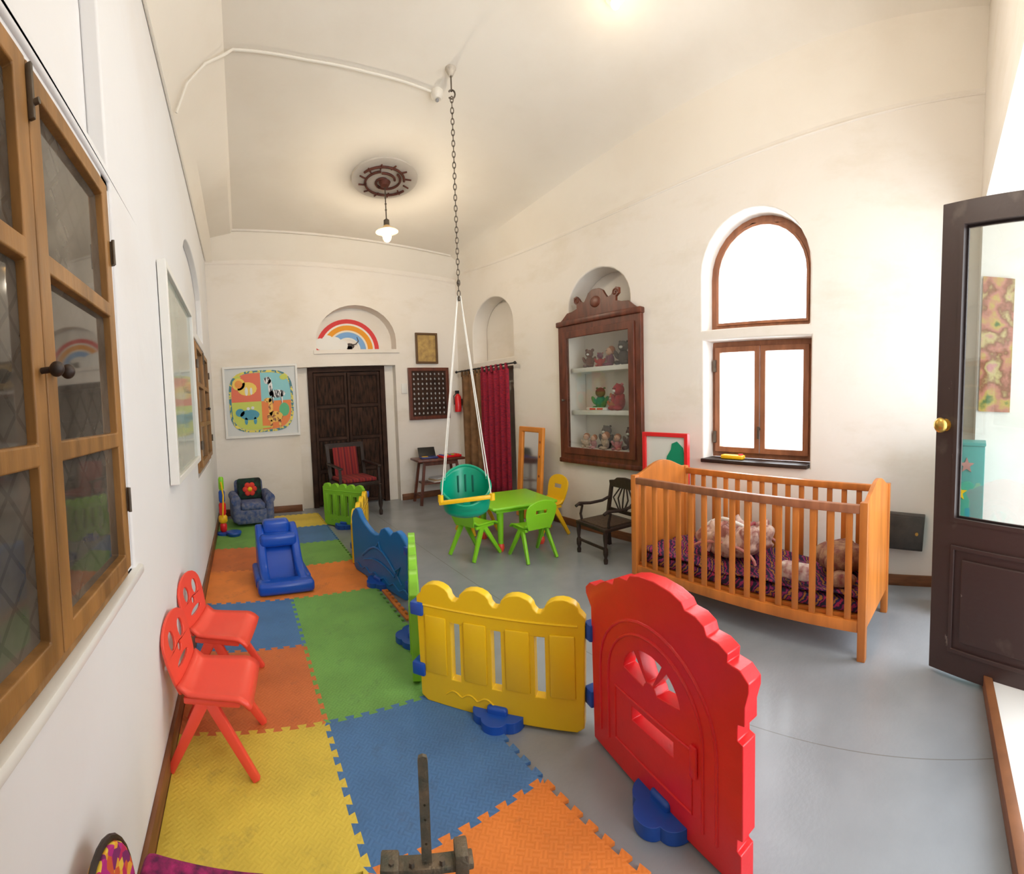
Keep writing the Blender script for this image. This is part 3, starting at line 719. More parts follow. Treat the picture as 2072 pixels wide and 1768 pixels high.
# rainbow mural
Yn=YB+.196
def nb(px,py): p=ony(px,py,Yn); return p.x,p.z
c0=nb(704,708); rx=(nb(768,705)[0]-nb(640,705)[0])/2; rz_=nb(704,646)[1]-c0[1]
t=thing('rainbow_mural','painted rainbow with white cloud and dark horned animal in the arch above door','wall painting',(c0[0],Yn,c0[1]))
bands=[(1.0,.86,(.72,.06,.06)),(.86,.80,(.85,.8,.72)),(.80,.64,(.86,.35,.03)),(.64,.58,(.85,.75,.6)),(.58,.40,(.22,.42,.72)),(.40,.34,(.8,.78,.7))]
for i,(a_,b_,c_) in enumerate(bands):
    mm=MB(); mm.panel([(a_*rx*math.cos(PI*k/24),a_*rz_*math.sin(PI*k/24)) for k in range(25)]+[(b_*rx*math.cos(PI*k/24),b_*rz_*math.sin(PI*k/24)) for k in reversed(range(25))],[],-.004,0)
    mm.build('rainbow_band',mat('band%d'%i,c_,.8),t,0)
m=MB()
for x,z,r_ in ((-.85,.16,.17),(-.62,.22,.2),(-.38,.16,.2),(-.15,.10,.15),(-.6,.06,.3)): m.panel(sq(x*rx,z*rz_+.02,r_*rx,r_*rz_*1.1,16,1),[],-.009-.0004*x,-.004)
m.build('cloud',whitep,t,0)
dkp=mat('mural_grey',(.10,.08,.07),.8)
MB().tube([(rx*.30,-.008,rz_*.42),(rx*.34,-.008,rz_*.28),(rx*.25,-.008,rz_*.18),(rx*.12,-.008,rz_*.16)],[.004,.008,.009,.010],6).panel(sq(rx*.05,rz_*.12,rx*.16,rz_*.10,12,1),[],-.008,-.004).panel([(-rx*.02,.0),(rx*.14,.0),(rx*.12,rz_*.12),(.0,rz_*.12)],[],-.008,-.004).build('horned_animal',dkp,t)
x0,x1,z0,z1=bb(840,674,884,736)
t=thing('small_picture','small gold and brown framed picture above the wooden lattice','picture',((x0+x1)/2,YB-.002,z0)); w=(x1-x0)/2;h=z1-z0
MB().panel(rect(-w,w,0,h),[rect(-w+.03,w-.03,.03,h-.03)],-.03,0).build('frame',mat('frame_brown',(.12,.06,.02),.4),t,0,.004)
MB().bx(-w+.02,w-.02,-.012,0,.02,h-.02).build('print',mat('ochre_print',(.55,.36,.11),.6,c2=(.33,.2,.07),scale=14),t,0)
x0,x1,z0,z1=bb(826,744,907,848)
t=thing('lattice_screen','square dark wooden lattice grille on the back wall','lattice',((x0+x1)/2,YB-.002,z0)); w=(x1-x0)/2;h=z1-z0
hs=[]
for i in range(8):
    for j in range(9):
        cx_=-w+.055+(2*w-.11)*(i+.5)/8; cz_=.055+(h-.11)*(j+.5)/9; r_=.019
        hs.append([(cx_+r_*math.cos(2*PI*k/8),cz_+r_*math.sin(2*PI*k/8)) for k in range(8)])
MB().panel(rect(-w,w,0,h),[rect(-w+.05,w-.05,.05,h-.05)],-.04,0).build('frame',cabwood,t,0,.005)
MB().panel(rect(-w+.045,w-.045,.045,h-.045),hs,-.03,-.008).build('lattice',doorwood,t,0)
x0,x1,z0,z1=bb(812,776,823,796)
tag(MB().bx(x0,x1,YB-.012,YB,z0,z1,.003).build('light_switch',whitep),'small white switch plate beside the dark door','switch')
q=rb(922,790,934,833,XR-.06)
t=thing('fire_extinguisher','small red fire extinguisher mounted by the far corner','fire extinguisher',(XR-.07,q[0]*.5+q[1]*.5,q[2]))
hh_=q[3]-q[2]
MB().lathe([(0,0),(.045,0),(.05,.02),(.05,hh_*.7),(.03,hh_*.8),(.015,hh_*.85),(0,hh_*.85)]).build('cylinder',red,t); MB().bx(-.04,.02,-.012,.012,hh_*.85,hh_,.003).build('valve',black,t); MB().tube([(-.02,0,hh_*.9),(-.07,0,hh_*.75),(-.06,0,hh_*.35)],.007,6).build('hose',black,t)
MB().bx(.045,.069,-.03,.03,hh_*.3,hh_*.6).build('bracket',iron,t)
# curtain
t=thing('curtain_rod','thin dark metal curtain rod above the side doorway','curtain rod',(XR-.07,5.1,1.82))
MB().cyl((0,-.75,0),(0,.72,0),.010).build('rod',black,t)
for s in (-.76,.73): MB().sph((0,s,0),.02).build('finial',black,t)
for s in (-.7,.66): MB().bar((0,s,0),(.068,s,0),.012,.012).build('bracket',black,t)
redcur=mat('red_curtain',(.38,.012,.032),.9,0,.4,10,.3,40,c2=(.19,.007,.032),stretch=(3,3,6))
def curtain(name,label,ya,yb,z0,z1,m,fold,sd,xo=0):
    t=thing(name,label,'curtain',(XR-.07+xo,(ya+yb)/2,z0))
    W=(ya-yb)
    MB().grid(lambda u,v:(.028*math.sin(u*fold*2*PI+sd)*(1.15-.4*v),W/2-W*u,(z1-z0)*v),60,10).build('cloth',m,t,70,0,.004)
    for i in range(6):
        y=W/2-W*(i+.5)/6; MB().bx(-.014,.014,y-.018,y+.018,z1-z0-.02,z1-z0+.075,.004).build('tab',m,t)
    return t
curtain('curtain','dark red patterned tab-top curtain drawn to the right of its rod',5.15,4.47,.16,1.76,redcur,5,0)
curtain('curtain','dull brown curtain hanging behind and left of the red one',5.74,5.17,.16,1.76,mat('brown_cloth',(.27,.14,.06),.9,0,.4,9),3,1,.02)
# mirror
q=rb(1050,863,1110,990,XR-.1)
t=thing('standing_mirror','orange wooden framed childrens mirror leaning on the right wall','mirror',(XR-.19,(q[0]+q[1])/2,0),-PI/2-.15)
w=(q[0]-q[1])/2; h=q[3]
a=MB().panel(rect(-w,w,0,h),[rect(-w+.09,w-.09,.12,h-.06)],-.02,.02); a.xf(Matrix.Rotation(R(-4),4,'X')); a.build('frame',mat('orange_wood',(.82,.28,.03),.4,0,.15,5),t,0,.012)
a=MB().bx(-w+.08,w-.08,.0,.006,.10,h-.04); a.xf(Matrix.Rotation(R(-4),4,'X')); a.build('mirror_glass',mirror,t,0)
for z in (.3,.5,.7,.85):
    a=MB().cyl((w-.045,-.022,z*h),(w-.045,-.018,z*h),.015); a.xf(Matrix.Rotation(R(-4),4,'X')); a.build('peg_hole',mat('brownhole',(.3,.08,.02)),t)
# red framed board
q=rb(1305,875,1396,955,XR-.1)
t=thing('red_framed_board','red framed white board with a green shape, standing behind the crib','board',(XR-.12,(q[0]+q[1])/2,0),-PI/2); w=(q[0]-q[1])/2;h=q[3]
MB().panel(rect(-w,w,.25,h),[rect(-w+.035,w-.035,.285,h-.035)],-.02,.02).build('frame',red,t,0,.005)
MB().bx(-w+.02,w-.02,0,.008,.27,h-.02).build('board',paper,t,0)
MB().panel([(.0,h-.30),(.02,h-.2),(.06,h-.14),(.07,h-.09),(.12,h-.07),(.18,h-.12),(.2,h-.22),(.18,h-.35),(.05,h-.4)],[],-.006,0).build('green_shape',mat('green_print',(.0,.28,.14),.6),t,0)
MB().tube([(-w+.04,-.006,h-.36),(-.02,-.006,h-.29),(w-.05,-.006,h-.30)],.008,6).build('blue_line',blue,t)
for s in (-1,1): MB().bx(s*(w-.02)-.01,s*(w-.02)+.01,-.015,.015,0,.25).build('leg',red,t,0)
# ---------------------------------------------------------------- wall cabinet
q=rb(1131,640,1297,942,XR-.05)
yc=(q[0]+q[1])/2; w=(q[0]-q[1])/2; z0=q[2]; h=q[3]-q[2]
t=thing('wall_cabinet','dark carved wooden glazed wall cabinet with scrolled pediment full of toys','cabinet',(XR,yc,z0),-PI/2)
st=.12
MB().panel(rect(-w,w,0,h),[rect(-w+st,w-st,.14,h-.14)],-.045,0).build('body',cabwood,t,0,.006)
MB().panel(rect(-w+.07,w-.07,.09,h-.09),[rect(-w+.14,w-.14,.16,h-.16)],-.06,-.04).build('door',cabwood,t,0,.005)
MB().bx(-w+.13,w-.13,-.050,-.046,.15,h-.15).build('pane',glassmat('cab_glass',(.93,.94,.93),.07),t,0)
MB().bx(-w-.015,w+.015,-.065,0,h-.03,h+.025,.010).build('cornice',cabwood,t)
MB().bx(-w-.01,w+.01,-.058,0,-.01,.04,.01).build('plinth',cabwood,t)
ht=onx(1205,583,XR-.05).z-q[3]
hp=[(0,ht),(.05,ht*.99),(.10,ht*.9),(.13,ht*.74),(.16,ht*.62),(.21,ht*.66),(.24,ht*.80),(.27,ht*.9),(.31,ht*.86),(.31,ht*.68),(.27,ht*.58),(.27,ht*.45),(.34,ht*.38),(.42,ht*.36),(w-.06,ht*.16),(w-.03,.02)]
out=[(-w+.03,.02),(w-.03,.02)]+[(x*w/.57,z) for x,z in reversed(hp[:-1])]+[(-x*w/.57,z) for x,z in hp[1:-1]]
MB().panel([(x,z+h) for x,z in out],[],-.045,-.015).build('pediment',cabwood,t,30,.006)
for s in (-1,1): MB().tube([(s*(.255+.035*math.cos(k*.7)*(1-k/14)),-.045,h+ht*.72+.035*math.sin(k*.7)*(1-k/14)) for k in range(12)],.007,6).build('scroll',cabwood,t)
MB().sph((0,-.045,h+ht*.55),(.07,.015,.055)).build('rosette',cabwood,t)
MB().cyl((-w+.1,-.06,h*.45),(-w+.1,-.085,h*.45),.008).sph((-w+.1,-.09,h*.45),.014).build('handle',iron,t)
shz=[]
for py in (742,830,908):
    z=onx(1212,py,XR+.05).z-z0; shz.append(z)
    MB().bx(-(nc[0]-nc[1])/2+.0,(nc[0]-nc[1])/2,.005,.235,z-.045,z,.003).build('shelf',whitep,t)
def plush(label,x,dy,zz,m,s=1,m2=None,name='plush_toy',doll=False,lx_=0,ear=(.022,.012,.022)):
    t2=thing(name,label,'toy',(XR+.09+lx_,yc-x,z0+zz),-PI/2+dy,'toys in the glazed cabinet'); t2.scale=(s,s,s)
    MB().sph((0,0,.075),(.06,.045,.075)).build('body',m,t2); MB().sph((0,-.01,.18),.052).build('head',m2 or m,t2)
    for k in (-1,1):
        if not doll: MB().sph((k*.042,0,.225),ear,10,6).build('ear',m,t2)
        MB().sph((k*.07,-.02,.10),(.022,.022,.05),10,6,Matrix.Rotation(k*.5,3,'Y')).build('arm',m,t2); MB().sph((k*.045,-.05,.022),(.026,.045,.022),10,6).build('leg',m,t2)
        MB().sph((k*.018,-.058,.19),.006,8,6).build('eye',black,t2)
    if doll: MB().sph((0,.012,.195),(.058,.05,.055)).build('hair',mat('doll_hair',(.35,.12,.04),.9),t2)
    else: MB().sph((0,-.058,.168),(.02,.014,.014),8,6).build('snout',m2 or paper,t2)
    return t2
pb=mat('plush_brown',(.14,.045,.03),.95,0,.3,30,.4); pr=mat('plush_red',(.45,.02,.03),.95,0,.3,30,.4); pg=mat('plush_green',(.05,.28,.09),.95,0,.3,30,.4); pc=mat('plush_cream',(.6,.45,.32),.95,0,.3,30,.4); ppk=mat('plush_pink',(.58,.26,.27),.95,0,.3,30,.4); pgr=mat('plush_grey',(.10,.08,.07),.95,0,.3,30,.4); ppl=mat('plush_plum',(.20,.04,.10),.95,0,.3,30,.4)
plush('brown stuffed bear at the left of the top cabinet shelf',-.22,.3,shz[0],pb,.8); plush('small dark red stuffed toy at top shelf centre',-.07,.4,shz[0],pr,.62,ppl,ear=(.012,.01,.012)); plush('plum dressed doll right of centre on top shelf',.07,-.5,shz[0],ppl,.80,skin,'doll',True); plush('dark grey stuffed toy at right end of top shelf',.24,.2,shz[0],pgr,1.0,ear=(.012,.012,.012))
plush('green soft toy with brown head standing on the middle shelf',-.12,.3,shz[1],pg,1.0,pb,lx_=.05,ear=(.014,.01,.01)); plush('large red plush toy with pale snout on middle shelf',.18,-.3,shz[1],pr,1.12,None,lx_=.0,ear=(.016,.012,.014)); plush('small orange brown toy behind game box on the middle shelf',.03,0,shz[1],mat('plush_orange',(.55,.16,.03),.95),.7,lx_=.07)
plush('cream dressed doll at the left of the bottom cabinet shelf',-.26,.3,shz[2],pc,.62,skin,'doll',True,-.03); plush('pink dressed doll at centre of the bottom shelf',-.14,-.3,shz[2],ppk,.58,skin,'doll',True,-.04); plush('pale lace dressed doll on bottom shelf right of centre',.02,-.4,shz[2],pc,.72,skin,'doll',True,-.035); plush('pink soft doll near right end of bottom shelf',.17,.2,shz[2],ppk,.66,skin,'doll',True,-.03); plush('dark stuffed animal behind dolls on the bottom shelf',-.06,0,shz[2],pgr,1.0,None,lx_=.075,ear=(.014,.012,.012)); plush('dark brown stuffed animal at the back right of bottom shelf',.26,0,shz[2],pb,.95,None,lx_=.075,ear=(.014,.012,.012))
t2=thing('game_box','flat white and red game box lying on the middle cabinet shelf','box',(XR+.035,yc+.05,z0+shz[1]+.001),-PI/2)
MB().bx(-.15,.13,-.03,.02,0,.028,.002).build('lid',paper,t2); MB().bx(-.10,-.02,-.032,-.029,.006,.022).build('red_print',red,t2,0); MB().bx(.0,.08,-.032,-.029,.006,.022).build('red_print',red,t2,0)
# ---------------------------------------------------------------- crib
A=fl(1743,1336,0); Lp=Vector((2.335,1.90,0))
dd=Lp-A; dd.z=0; ang=math.atan2(dd.y,dd.x)-PI/2
L=dd.length; D=.56
t=thing('baby_crib','honey orange wooden slatted baby crib against the right wall','crib',(A.x,A.y,0),PI/2+ang)
zt=zat(A,1024); zb=.15
for yy in (0,-D):
    for xx in (0,L):
        MB().bx(xx-.022,xx+.022,yy-.02,yy+.02,0,zt+(.02),.004).build('post',cribw,t)
    MB().bx(.02,L-.02,yy-.018,yy+.018,zt-.04,zt+.005,.006).build('top_rail',redwood if yy==0 else cribw,t)
    MB().bx(.02,L-.02,yy-.015,yy+.015,zb,zb+.06,.004).build('bottom_rail',cribw,t)
    n=15
    for i in range(n):
        x=.08+(L-.16)*i/(n-1)
        MB().bx(x-.018,x+.018,yy-.008,yy+.008,zb+.05,zt-.03,.003).build('slat',cribw,t)
for xx in (0,L):
    cz=zt+.015
    pts=[(-D,zb),(0,zb),(0,cz)]+[(-D*k/20,cz+.08*(math.sin(PI*k/20))**1.6) for k in range(1,20)]+[(-D,cz)]
    a=MB().panel(pts,[],-.012,.012); a.xf(Matrix.Translation((xx,0,0))@Matrix.Rotation(PI/2,4,'Z'))
    a.build('end_panel',cribw,t,30,.004)
MB().bx(.02,L-.02,-D+.02,-.02,.2,.225).build('base',cribw,t,0)
mt=stripes('blanket',[(.03,.012,.05),(.32,.02,.08),(.02,.015,.07),(.35,.14,.03),(.05,.012,.08),(.28,.03,.12),(.02,.02,.05)],7,'DIAGONAL',.95,2.5)
mbx=MB(); mbx.grid(lambda u,v:(.035+(L-.07)*u,-.035-(D-.07)*v,.312+.010*math.sin(u*19+v*5)+.008*math.sin(v*17+u*7)),50,24)
Mc=Matrix.Translation((A.x,A.y,0))@Matrix.Rotation(PI/2+ang,4,'Z')
MB().box((L/2,-D/2,.259),(L-.06,D-.06,.065),None,.02,3).build('mattress',mt,t)
o=mbx.build('patterned_blanket',mt,None,70,0,.006); o.location=(A.x,A.y,0); o.rotation_euler=(0,0,PI/2+ang)
tag(o,'dark purple and red patterned blanket spread over the crib mattress','blanket')
def cribpt(x,y,z): return Mc@Vector((x,y,z))
creamcloth=mat('bouncer_cloth',(.62,.46,.38),.95,0,.5,14,.9,18,c2=(.30,.12,.10),lo=.42,hi=.55)
pos=cribpt(L*.60,-.30,.330)
t=thing('baby_bouncer','pale pink padded baby bouncer seat bundled inside the crib','baby seat',pos,PI/2+ang+PI)
mm=MB().sph((0,0,.10),(.26,.18,.12),44,26)
for v in mm.bm.verts:
    f=1+.10*math.sin(v.co.x*34)*math.cos(v.co.y*30)+.06*math.sin(v.co.x*61+v.co.y*47)+.04*math.sin(v.co.z*70+v.co.x*20)
    v.co.x*=f; v.co.y*=f
    v.co.z=max(0.0,v.co.z*f+ (.04*max(0,v.co.x/.27)))
    r=(v.co.x**2/.16**2+v.co.y**2/.12**2)
    if v.co.z>.12 and r<1: v.co.z-=.07*(1-r)
mm.build('padded_seat',creamcloth,t,70)
MB().tube([(.24*math.cos(PI*k/12),-.17,.02+.10*math.sin(PI*k/12)) for k in range(13)],.009,8).tube([(.24*math.cos(PI*k/12),.17,.02+.10*math.sin(PI*k/12)) for k in range(13)],.009,8).build('tube_frame',mat('pink_tube',(.60,.25,.22),.4),t)
MB().tube([(.20*math.cos(PI*k/12)-.04,-.03+.02*math.sin(k),.10+.13*math.sin(PI*k/12)) for k in range(13)],.012,8).build('carry_strap',paper,t)
MB().tube([(-.10,-.18,.05),(-.08,-.10,.19),(-.07,.02,.21),(-.08,.12,.19),(-.10,.18,.05)],.012,8).build('seat_strap',pink,t)
MB().tube([(.08,-.18,.05),(.10,-.08,.20),(.11,.05,.21),(.08,.17,.05)],.010,8).build('seat_strap',mat('wine_strap',(.3,.05,.06),.8),t)
def lump(name,label,cat,x,y,z,sx_,sy_,sz_,m,seed,rz=0):
    mb=MB(); mb.sph((0,0,sz_*.9),(sx_,sy_,sz_),32,18)
    rnd=random.Random(seed); ph=[rnd.uniform(0,6) for _ in range(4)]
    for v in mb.bm.verts:
        f=1+.13*math.sin(v.co.x*30+ph[0])*math.cos(v.co.y*26+ph[1])+.07*math.sin(v.co.x*60+ph[2]+v.co.y*45)
        v.co.x*=f; v.co.y*=f; v.co.z=max(0,v.co.z*(.6+.4*f))
    o=mb.build(name,m,None,70); o.location=cribpt(x,y,z); o.rotation_euler=(0,0,rz); return tag(o,label,cat)
lump('crumpled_blanket','beige patterned crumpled blanket at the right end of the crib','blanket',.23,-.35,.330,.16,.15,.085,mat('beige_print',(.42,.26,.15),.95,0,.5,22,.4,c2=(.18,.05,.05)),3)
pos=cribpt(.42,-.10,.330)
t=thing('cloth_pouch','small white printed cloth pouch with round eye shapes inside the crib front','pouch',pos,PI/2+ang+PI)
MB().box((0,0,.05),(.20,.09,.09),None,.03,3).build('pouch_body',mat('pouch',(.7,.62,.55),.9,0,.4,25,c2=(.35,.12,.12)),t)
for k in (-1,1):
    MB().cyl((k*.045,.04,.055),(k*.045,.052,.055),.026).build('eye_patch',paper,t)
    MB().cyl((k*.045,.05,.055),(k*.045,.055,.055),.012).build('pupil',black,t)
lump('folded_cloth','dark wine patterned cloth lying beside the blanket in the crib','cloth',.16,-.13,.330,.08,.08,.035,mat('wine_cloth',(.18,.03,.04),.95,0,.5,22,.4,c2=(.4,.25,.15)),7)
# ---------------------------------------------------------------- black armchair (child) faces -x
t=thing('carved_armchair','small black carved wooden armchair beside the crib','armchair',(2.80,2.60,0),-PI/2-.15)
w=.19
for s in (-1,1):
    MB().lathe([(0,0),(.016,0),(.02,.03),(.012,.05),(.022,.08),(.022,.12),(.012,.14),(.02,.2),(.02,.27),(0,.27)],(s*w,-.17,0),10).build('leg',darkwood,t)
    MB().bar((s*w*.95,.17,0),(s*w*.95,.155,.27),.03,.03).build('leg',darkwood,t)
    MB().bar((s*w*.95,.155,.27),(s*w*.98,.22,.60),.032,.025,(0,1,0)).build('back_post',darkwood,t)
    MB().tube([(s*w,-.13,.27),(s*(w+.01),-.14,.34),(s*(w+.01),-.12,.41),(s*(w+.01),-.17,.43)],.012,8).build('arm_support',darkwood,t)
    MB().tube([(s*(w+.01),-.19,.415),(s*(w+.012),-.15,.435),(s*(w+.01),-.03,.42),(s*w,.10,.425),(s*w,.19,.45)],.014,8).build('armrest',darkwood,t)
MB().box((0,0,.275),(.42,.38,.03),None,.008).build('seat_frame',darkwood,t); MB().box((0,-.01,.292),(.34,.3,.012),None,.004).build('cane_seat',mat('cane',(.10,.06,.035),.7,0,.5,40,.5),t)
MB().panel([(-.20,.545),(.20,.545),(.21,.60),(.14,.61),(.10,.635),(0,.645),(-.10,.635),(-.14,.61),(-.21,.60)],[],.20,.225).build('crest_rail',darkwood,t,30,.003)
MB().bar((-w,.175,.34),(w,.175,.34),.02,.03).build('lower_rail',darkwood,t)
for a in (-.08,-.04,0,.04,.08): MB().tube([(a*.5,.178,.34),(a*1.7,.19,.45),(a*.6,.21,.56)],.008,6).build('splat_bar',darkwood,t)
MB().bar((-w,-.17,.12),(w,-.17,.12),.018,.018).build('stretcher',darkwood,t)
# ---------------------------------------------------------------- adult chair by the door
redwov=stripes('red_woven',[(.26,.02,.02),(.20,.015,.02),(.28,.03,.02),(.12,.012,.02)],3.5,'X',.9)
t=thing('wooden_armchair','dark wooden armchair with red woven seat and back before the dark door','armchair',(1.38,5.47,0),.12); t.scale=(.95,.95,.97)
for s in (-1,1):
    MB().lathe([(0,0),(.02,0),(.026,.05),(.016,.08),(.028,.14),(.028,.3),(.018,.34),(.026,.4),(0,.42)],(s*.27,-.25,0),10).build('leg',darkwood,t)
    MB().bar((s*.25,.24,0),(s*.25,.22,.45),.04,.04).build('leg',darkwood,t)
    MB().bar((s*.25,.22,.45),(s*.26,.32,.92),.045,.03,(0,1,0)).build('back_post',darkwood,t)
    MB().bar((s*.27,-.24,.42),(s*.27,-.22,.63),.03,.03).build('arm_support',darkwood,t)
    MB().bar((s*.27,-.28,.64),(s*.265,.26,.66),.05,.025,bev=.006).build('armrest',darkwood,t)
MB().box((0,0,.42),(.54,.50,.05),None,.008).build('seat_frame',darkwood,t); MB().box((0,-.01,.47),(.48,.46,.05),None,.02).build('seat_cushion',redwov,t)
a=MB().box((0,0,.21),(.36,.03,.40),None,.01); a.xf(Matrix.Translation((0,.23,.47))@Matrix.Rotation(R(-12),4,'X')); a.build('back_cushion',redwov,t)
MB().bar((-.26,.315,.89),(.26,.315,.89),.07,.03,(0,1,0)).build('crest_rail',darkwood,t)
# ---------------------------------------------------------------- small table/stool
t=thing('wooden_stool_table','small dark wooden table with splayed legs in the far corner','side table',(2.61,5.55,0),-.1)
MB().box((0,0,.60),(.68,.38,.03),None,.006).build('tabletop',cabwood,t)
for sx_ in (-1,1):
    for sy_ in (-1,1): MB().bar((sx_*.23,sy_*.12,.59),(sx_*.31,sy_*.16,0),.035,.03,(0,1,0)).build('leg',cabwood,t)
    MB().bar((sx_*.29,-.15,.12),(sx_*.29,.15,.12),.03,.02).build('side_stretcher',cabwood,t)
MB().box((0,0,.28),(.5,.24,.02),None,.004).build('lower_shelf',cabwood,t); MB().bx(-.24,.24,-.14,-.12,.53,.585).bx(-.24,.24,.12,.14,.53,.585).build('apron',cabwood,t,0)
t=thing('toy_laptop','dark open toy laptop with blue edge on the corner table','toy',(2.48,5.56,.616),-.2)
MB().bx(-.12,.12,-.08,.08,0,.025,.006).build('keyboard',mat('navy',(.02,.03,.16),.4),t); a=MB().bx(-.12,.12,-.008,.008,0,.15,.004); a.xf(Matrix.Translation((0,.07,.02))@Matrix.Rotation(R(-40),4,'X')); a.build('screen',black,t); MB().bx(-.10,-.02,-.06,0,.024,.03).build('yellow_button',kyellow,t)
t=thing('toy_xylophone','red toy tray with coloured bars on the corner table','toy',(2.77,5.5,.616),.05)
MB().bx(-.15,.15,-.09,.09,0,.03,.006).build('tray',red,t)
for i,mm in enumerate((blue,kyellow,mat('violet',(.25,.05,.35),.4),kgreen,red,coral)): MB().bx(-.13+i*.045,-.095+i*.045,-.07,.07,.03,.04,.002).build('note_bar',mm,t)
for i,(mm,lb) in enumerate(((paper,'white book at the bottom of the pile on the corner table lower shelf'),(mat('book_tan',(.5,.35,.2)),'tan book in the middle of the pile on the corner table lower shelf'),(mat('book_grey',(.6,.6,.62)),'pale grey book on top of the pile under the corner table'))):
    o=MB().bx(-.12+.01*i,.12,-.09,.09,0,.018).build('book',mm,None,0); o.location=(2.61,5.54,.291+i*.0185); o.rotation_euler=(0,0,.1+i*.08); tag(o,lb,'book','books under the corner table')
# ---------------------------------------------------------------- kid armchair (far-left)
fab=mat('blue_print_fabric',(.05,.09,.24),.95,0,.5,25,.3,c2=(.18,.19,.28))
t=thing('toddler_armchair','small blue patterned upholstered armchair in the far left corner','armchair',(.06,5.40,.013),.12)
MB().box((0,0,.12),(.42,.40,.18),None,.03,3).build('base',fab,t); MB().box((0,-.03,.24),(.30,.36,.09),None,.035,3).build('seat_cushion',fab,t)
for s in (-1,1): MB().box((s*.20,-.02,.20),(.10,.40,.30),None,.045,3).cyl((s*.205,-.22,.33),(s*.205,.16,.33),.058).build('arm',fab,t)
a=MB().box((0,0,.17),(.36,.10,.36),None,.045,3); a.xf(Matrix.Translation((0,.15,.17))@Matrix.Rotation(R(-8),4,'X')); a.build('backrest',fab,t)
a=MB().box((0,0,0),(.30,.07,.26),None,.03,3); a.xf(Matrix.Translation((0,.09,.41))@Matrix.Rotation(R(-10),4,'X')); a.build('back_cushion',mat('black_green_print',(.01,.05,.03),.9,0,.5,22,c2=(.01,.01,.01)),t)
m=MB()
for k in range(6): m.sph((.055*math.cos(k*PI/3),.045,.41+.055*math.sin(k*PI/3)),(.036,.015,.036),12,6)
m.build('flower_petals',mat('petal',(.75,.05,.03),.8),t); MB().sph((0,.035,.41),(.03,.018,.03)).build('flower_centre',kyellow,t)
t=thing('toy_tower','tall multicoloured toy pole of stacked plastic blocks by the left wall','toy',(XL+.09,4.95,.013))
for i,(mm,z,hh_,ww) in enumerate(((kgreen,.50,.15,.03),(blue,.36,.14,.035),(red,.22,.14,.04),(kyellow,.13,.09,.05),(red,.03,.10,.04))): MB().lathe([(0,0),(ww*.7,0),(ww,.02),(ww,hh_-.02),(ww*.7,hh_),(0,hh_)],(0,0,z),14).build('block',mm,t)
MB().lathe([(0,0),(.08,0),(.08,.02),(.04,.03),(0,.03)]).build('base',blue,t)
MB().tube([(.0,-.045,.2),(.02,-.05,.45),(0,-.045,.6)],.01,6).build('side_rod',kyellow,t)
p=fl(474,1083,.013)
tag_=thing('toy_tub','small blue plastic tub lying beside the toy tower','toy',(p.x,p.y,.013))
MB().lathe([(0,0),(.07,0),(.085,.03),(.08,.045),(.06,.05),(0,.045)]).build('tub',blue,tag_)
# ---------------------------------------------------------------- blue slide / step toy
t=thing('toddler_slide','small blue moulded plastic toddler slide standing on orange tiles','toy slide',(.245,3.48,.013),.05)
dblue=mat('deep_blue_plastic',(.008,.075,.46),.28)
def side(x0,x1,pf,nm,bev=.012):
    a=MB().panel([(y,z) for y,z in pf],[],x0,x1); a.xf(Matrix(((0,1,0,0),(1,0,0,0),(0,0,1,0),(0,0,0,1)))); return a.build(nm,dblue,t,30,bev)
chute=lambda s:.27*(1-1/(1+math.exp(-(s-.40)*10)))+.035
rail=[(.24-.50*k/16,chute(k/16)+.11-.05*(k/16)) for k in range(17)]
body=[(.24-.50*k/16,chute(k/16)) for k in range(17)]
for s in (-1,1):
    side(s*.175,s*.105,[(-.26,0),(.24,0)]+rail,'side_rail',.02)
side(-.11,.11,[(-.26,0),(.24,0)]+body,'chute',.006)
MB().box((0,.20,.38),(.22,.12,.13),None,.03,4).build('top_handle',dblue,t)
MB().box((0,.12,.30),(.30,.16,.10),None,.03,4).build('seat_block',dblue,t)
MB().box((0,-.25,.05),(.42,.14,.09),None,.03,4).build('front_lip',dblue,t)
for s in (-1,1): MB().box((s*.18,.03,.045),(.07,.38,.085),None,.022,3).build('base_flare',dblue,t)
# ---------------------------------------------------------------- misc right
q=rb(1788,1036,1868,1106,XR)
t=thing('wall_box','old dark metal box fixed low on the wall beside the crib','box',(XR-.002,(q[0]+q[1])/2,q[2]),-PI/2); w=(q[0]-q[1])/2;h=q[3]-q[2]
t.rotation_euler=(0,R(3),-PI/2)
gm=mat('grey_metal',(.055,.05,.045),.5,.2,.4,10,c2=(.085,.075,.065))
MB().bx(-w,w,-.07,0,0,h,.006).build('case',gm,t); MB().bx(-w+.015,w-.015,-.078,-.068,.015,h-.015,.003).build('lid',gm,t); MB().cyl((w-.05,-.078,h*.5),(w-.05,-.088,h*.5),.012).build('knob',brass,t); MB().bx(-w-.03,-w,-.03,0,h*.6,h*.9).build('cable_entry',iron,t)
for s in (.15,.75): MB().bx(-w+.0,-w+.03,-.088,-.07,h*s,h*s+.03,.003).build('hinge',iron,t)
p=fl(1787,1209,0)
tag(MB().sph((min(p.x,3.08),p.y,.016),.016).build('ball',mat('dull_red',(.3,.03,.03),.6)),'tiny red ball on floor near the skirting below dark metal box','ball')
t=thing('yellow_toy','flat yellow plastic toy lying on the dark window sill','toy',(XR+.06,onx(1483,928,XR+.06).y,w4[2]+.031),-PI/2)
MB().box((0,0,.018),(.20,.07,.035),None,.012,3).build('body',kyellow,t); MB().cyl((.07,0,.03),(.07,0,.045),.02).build('button',red,t)
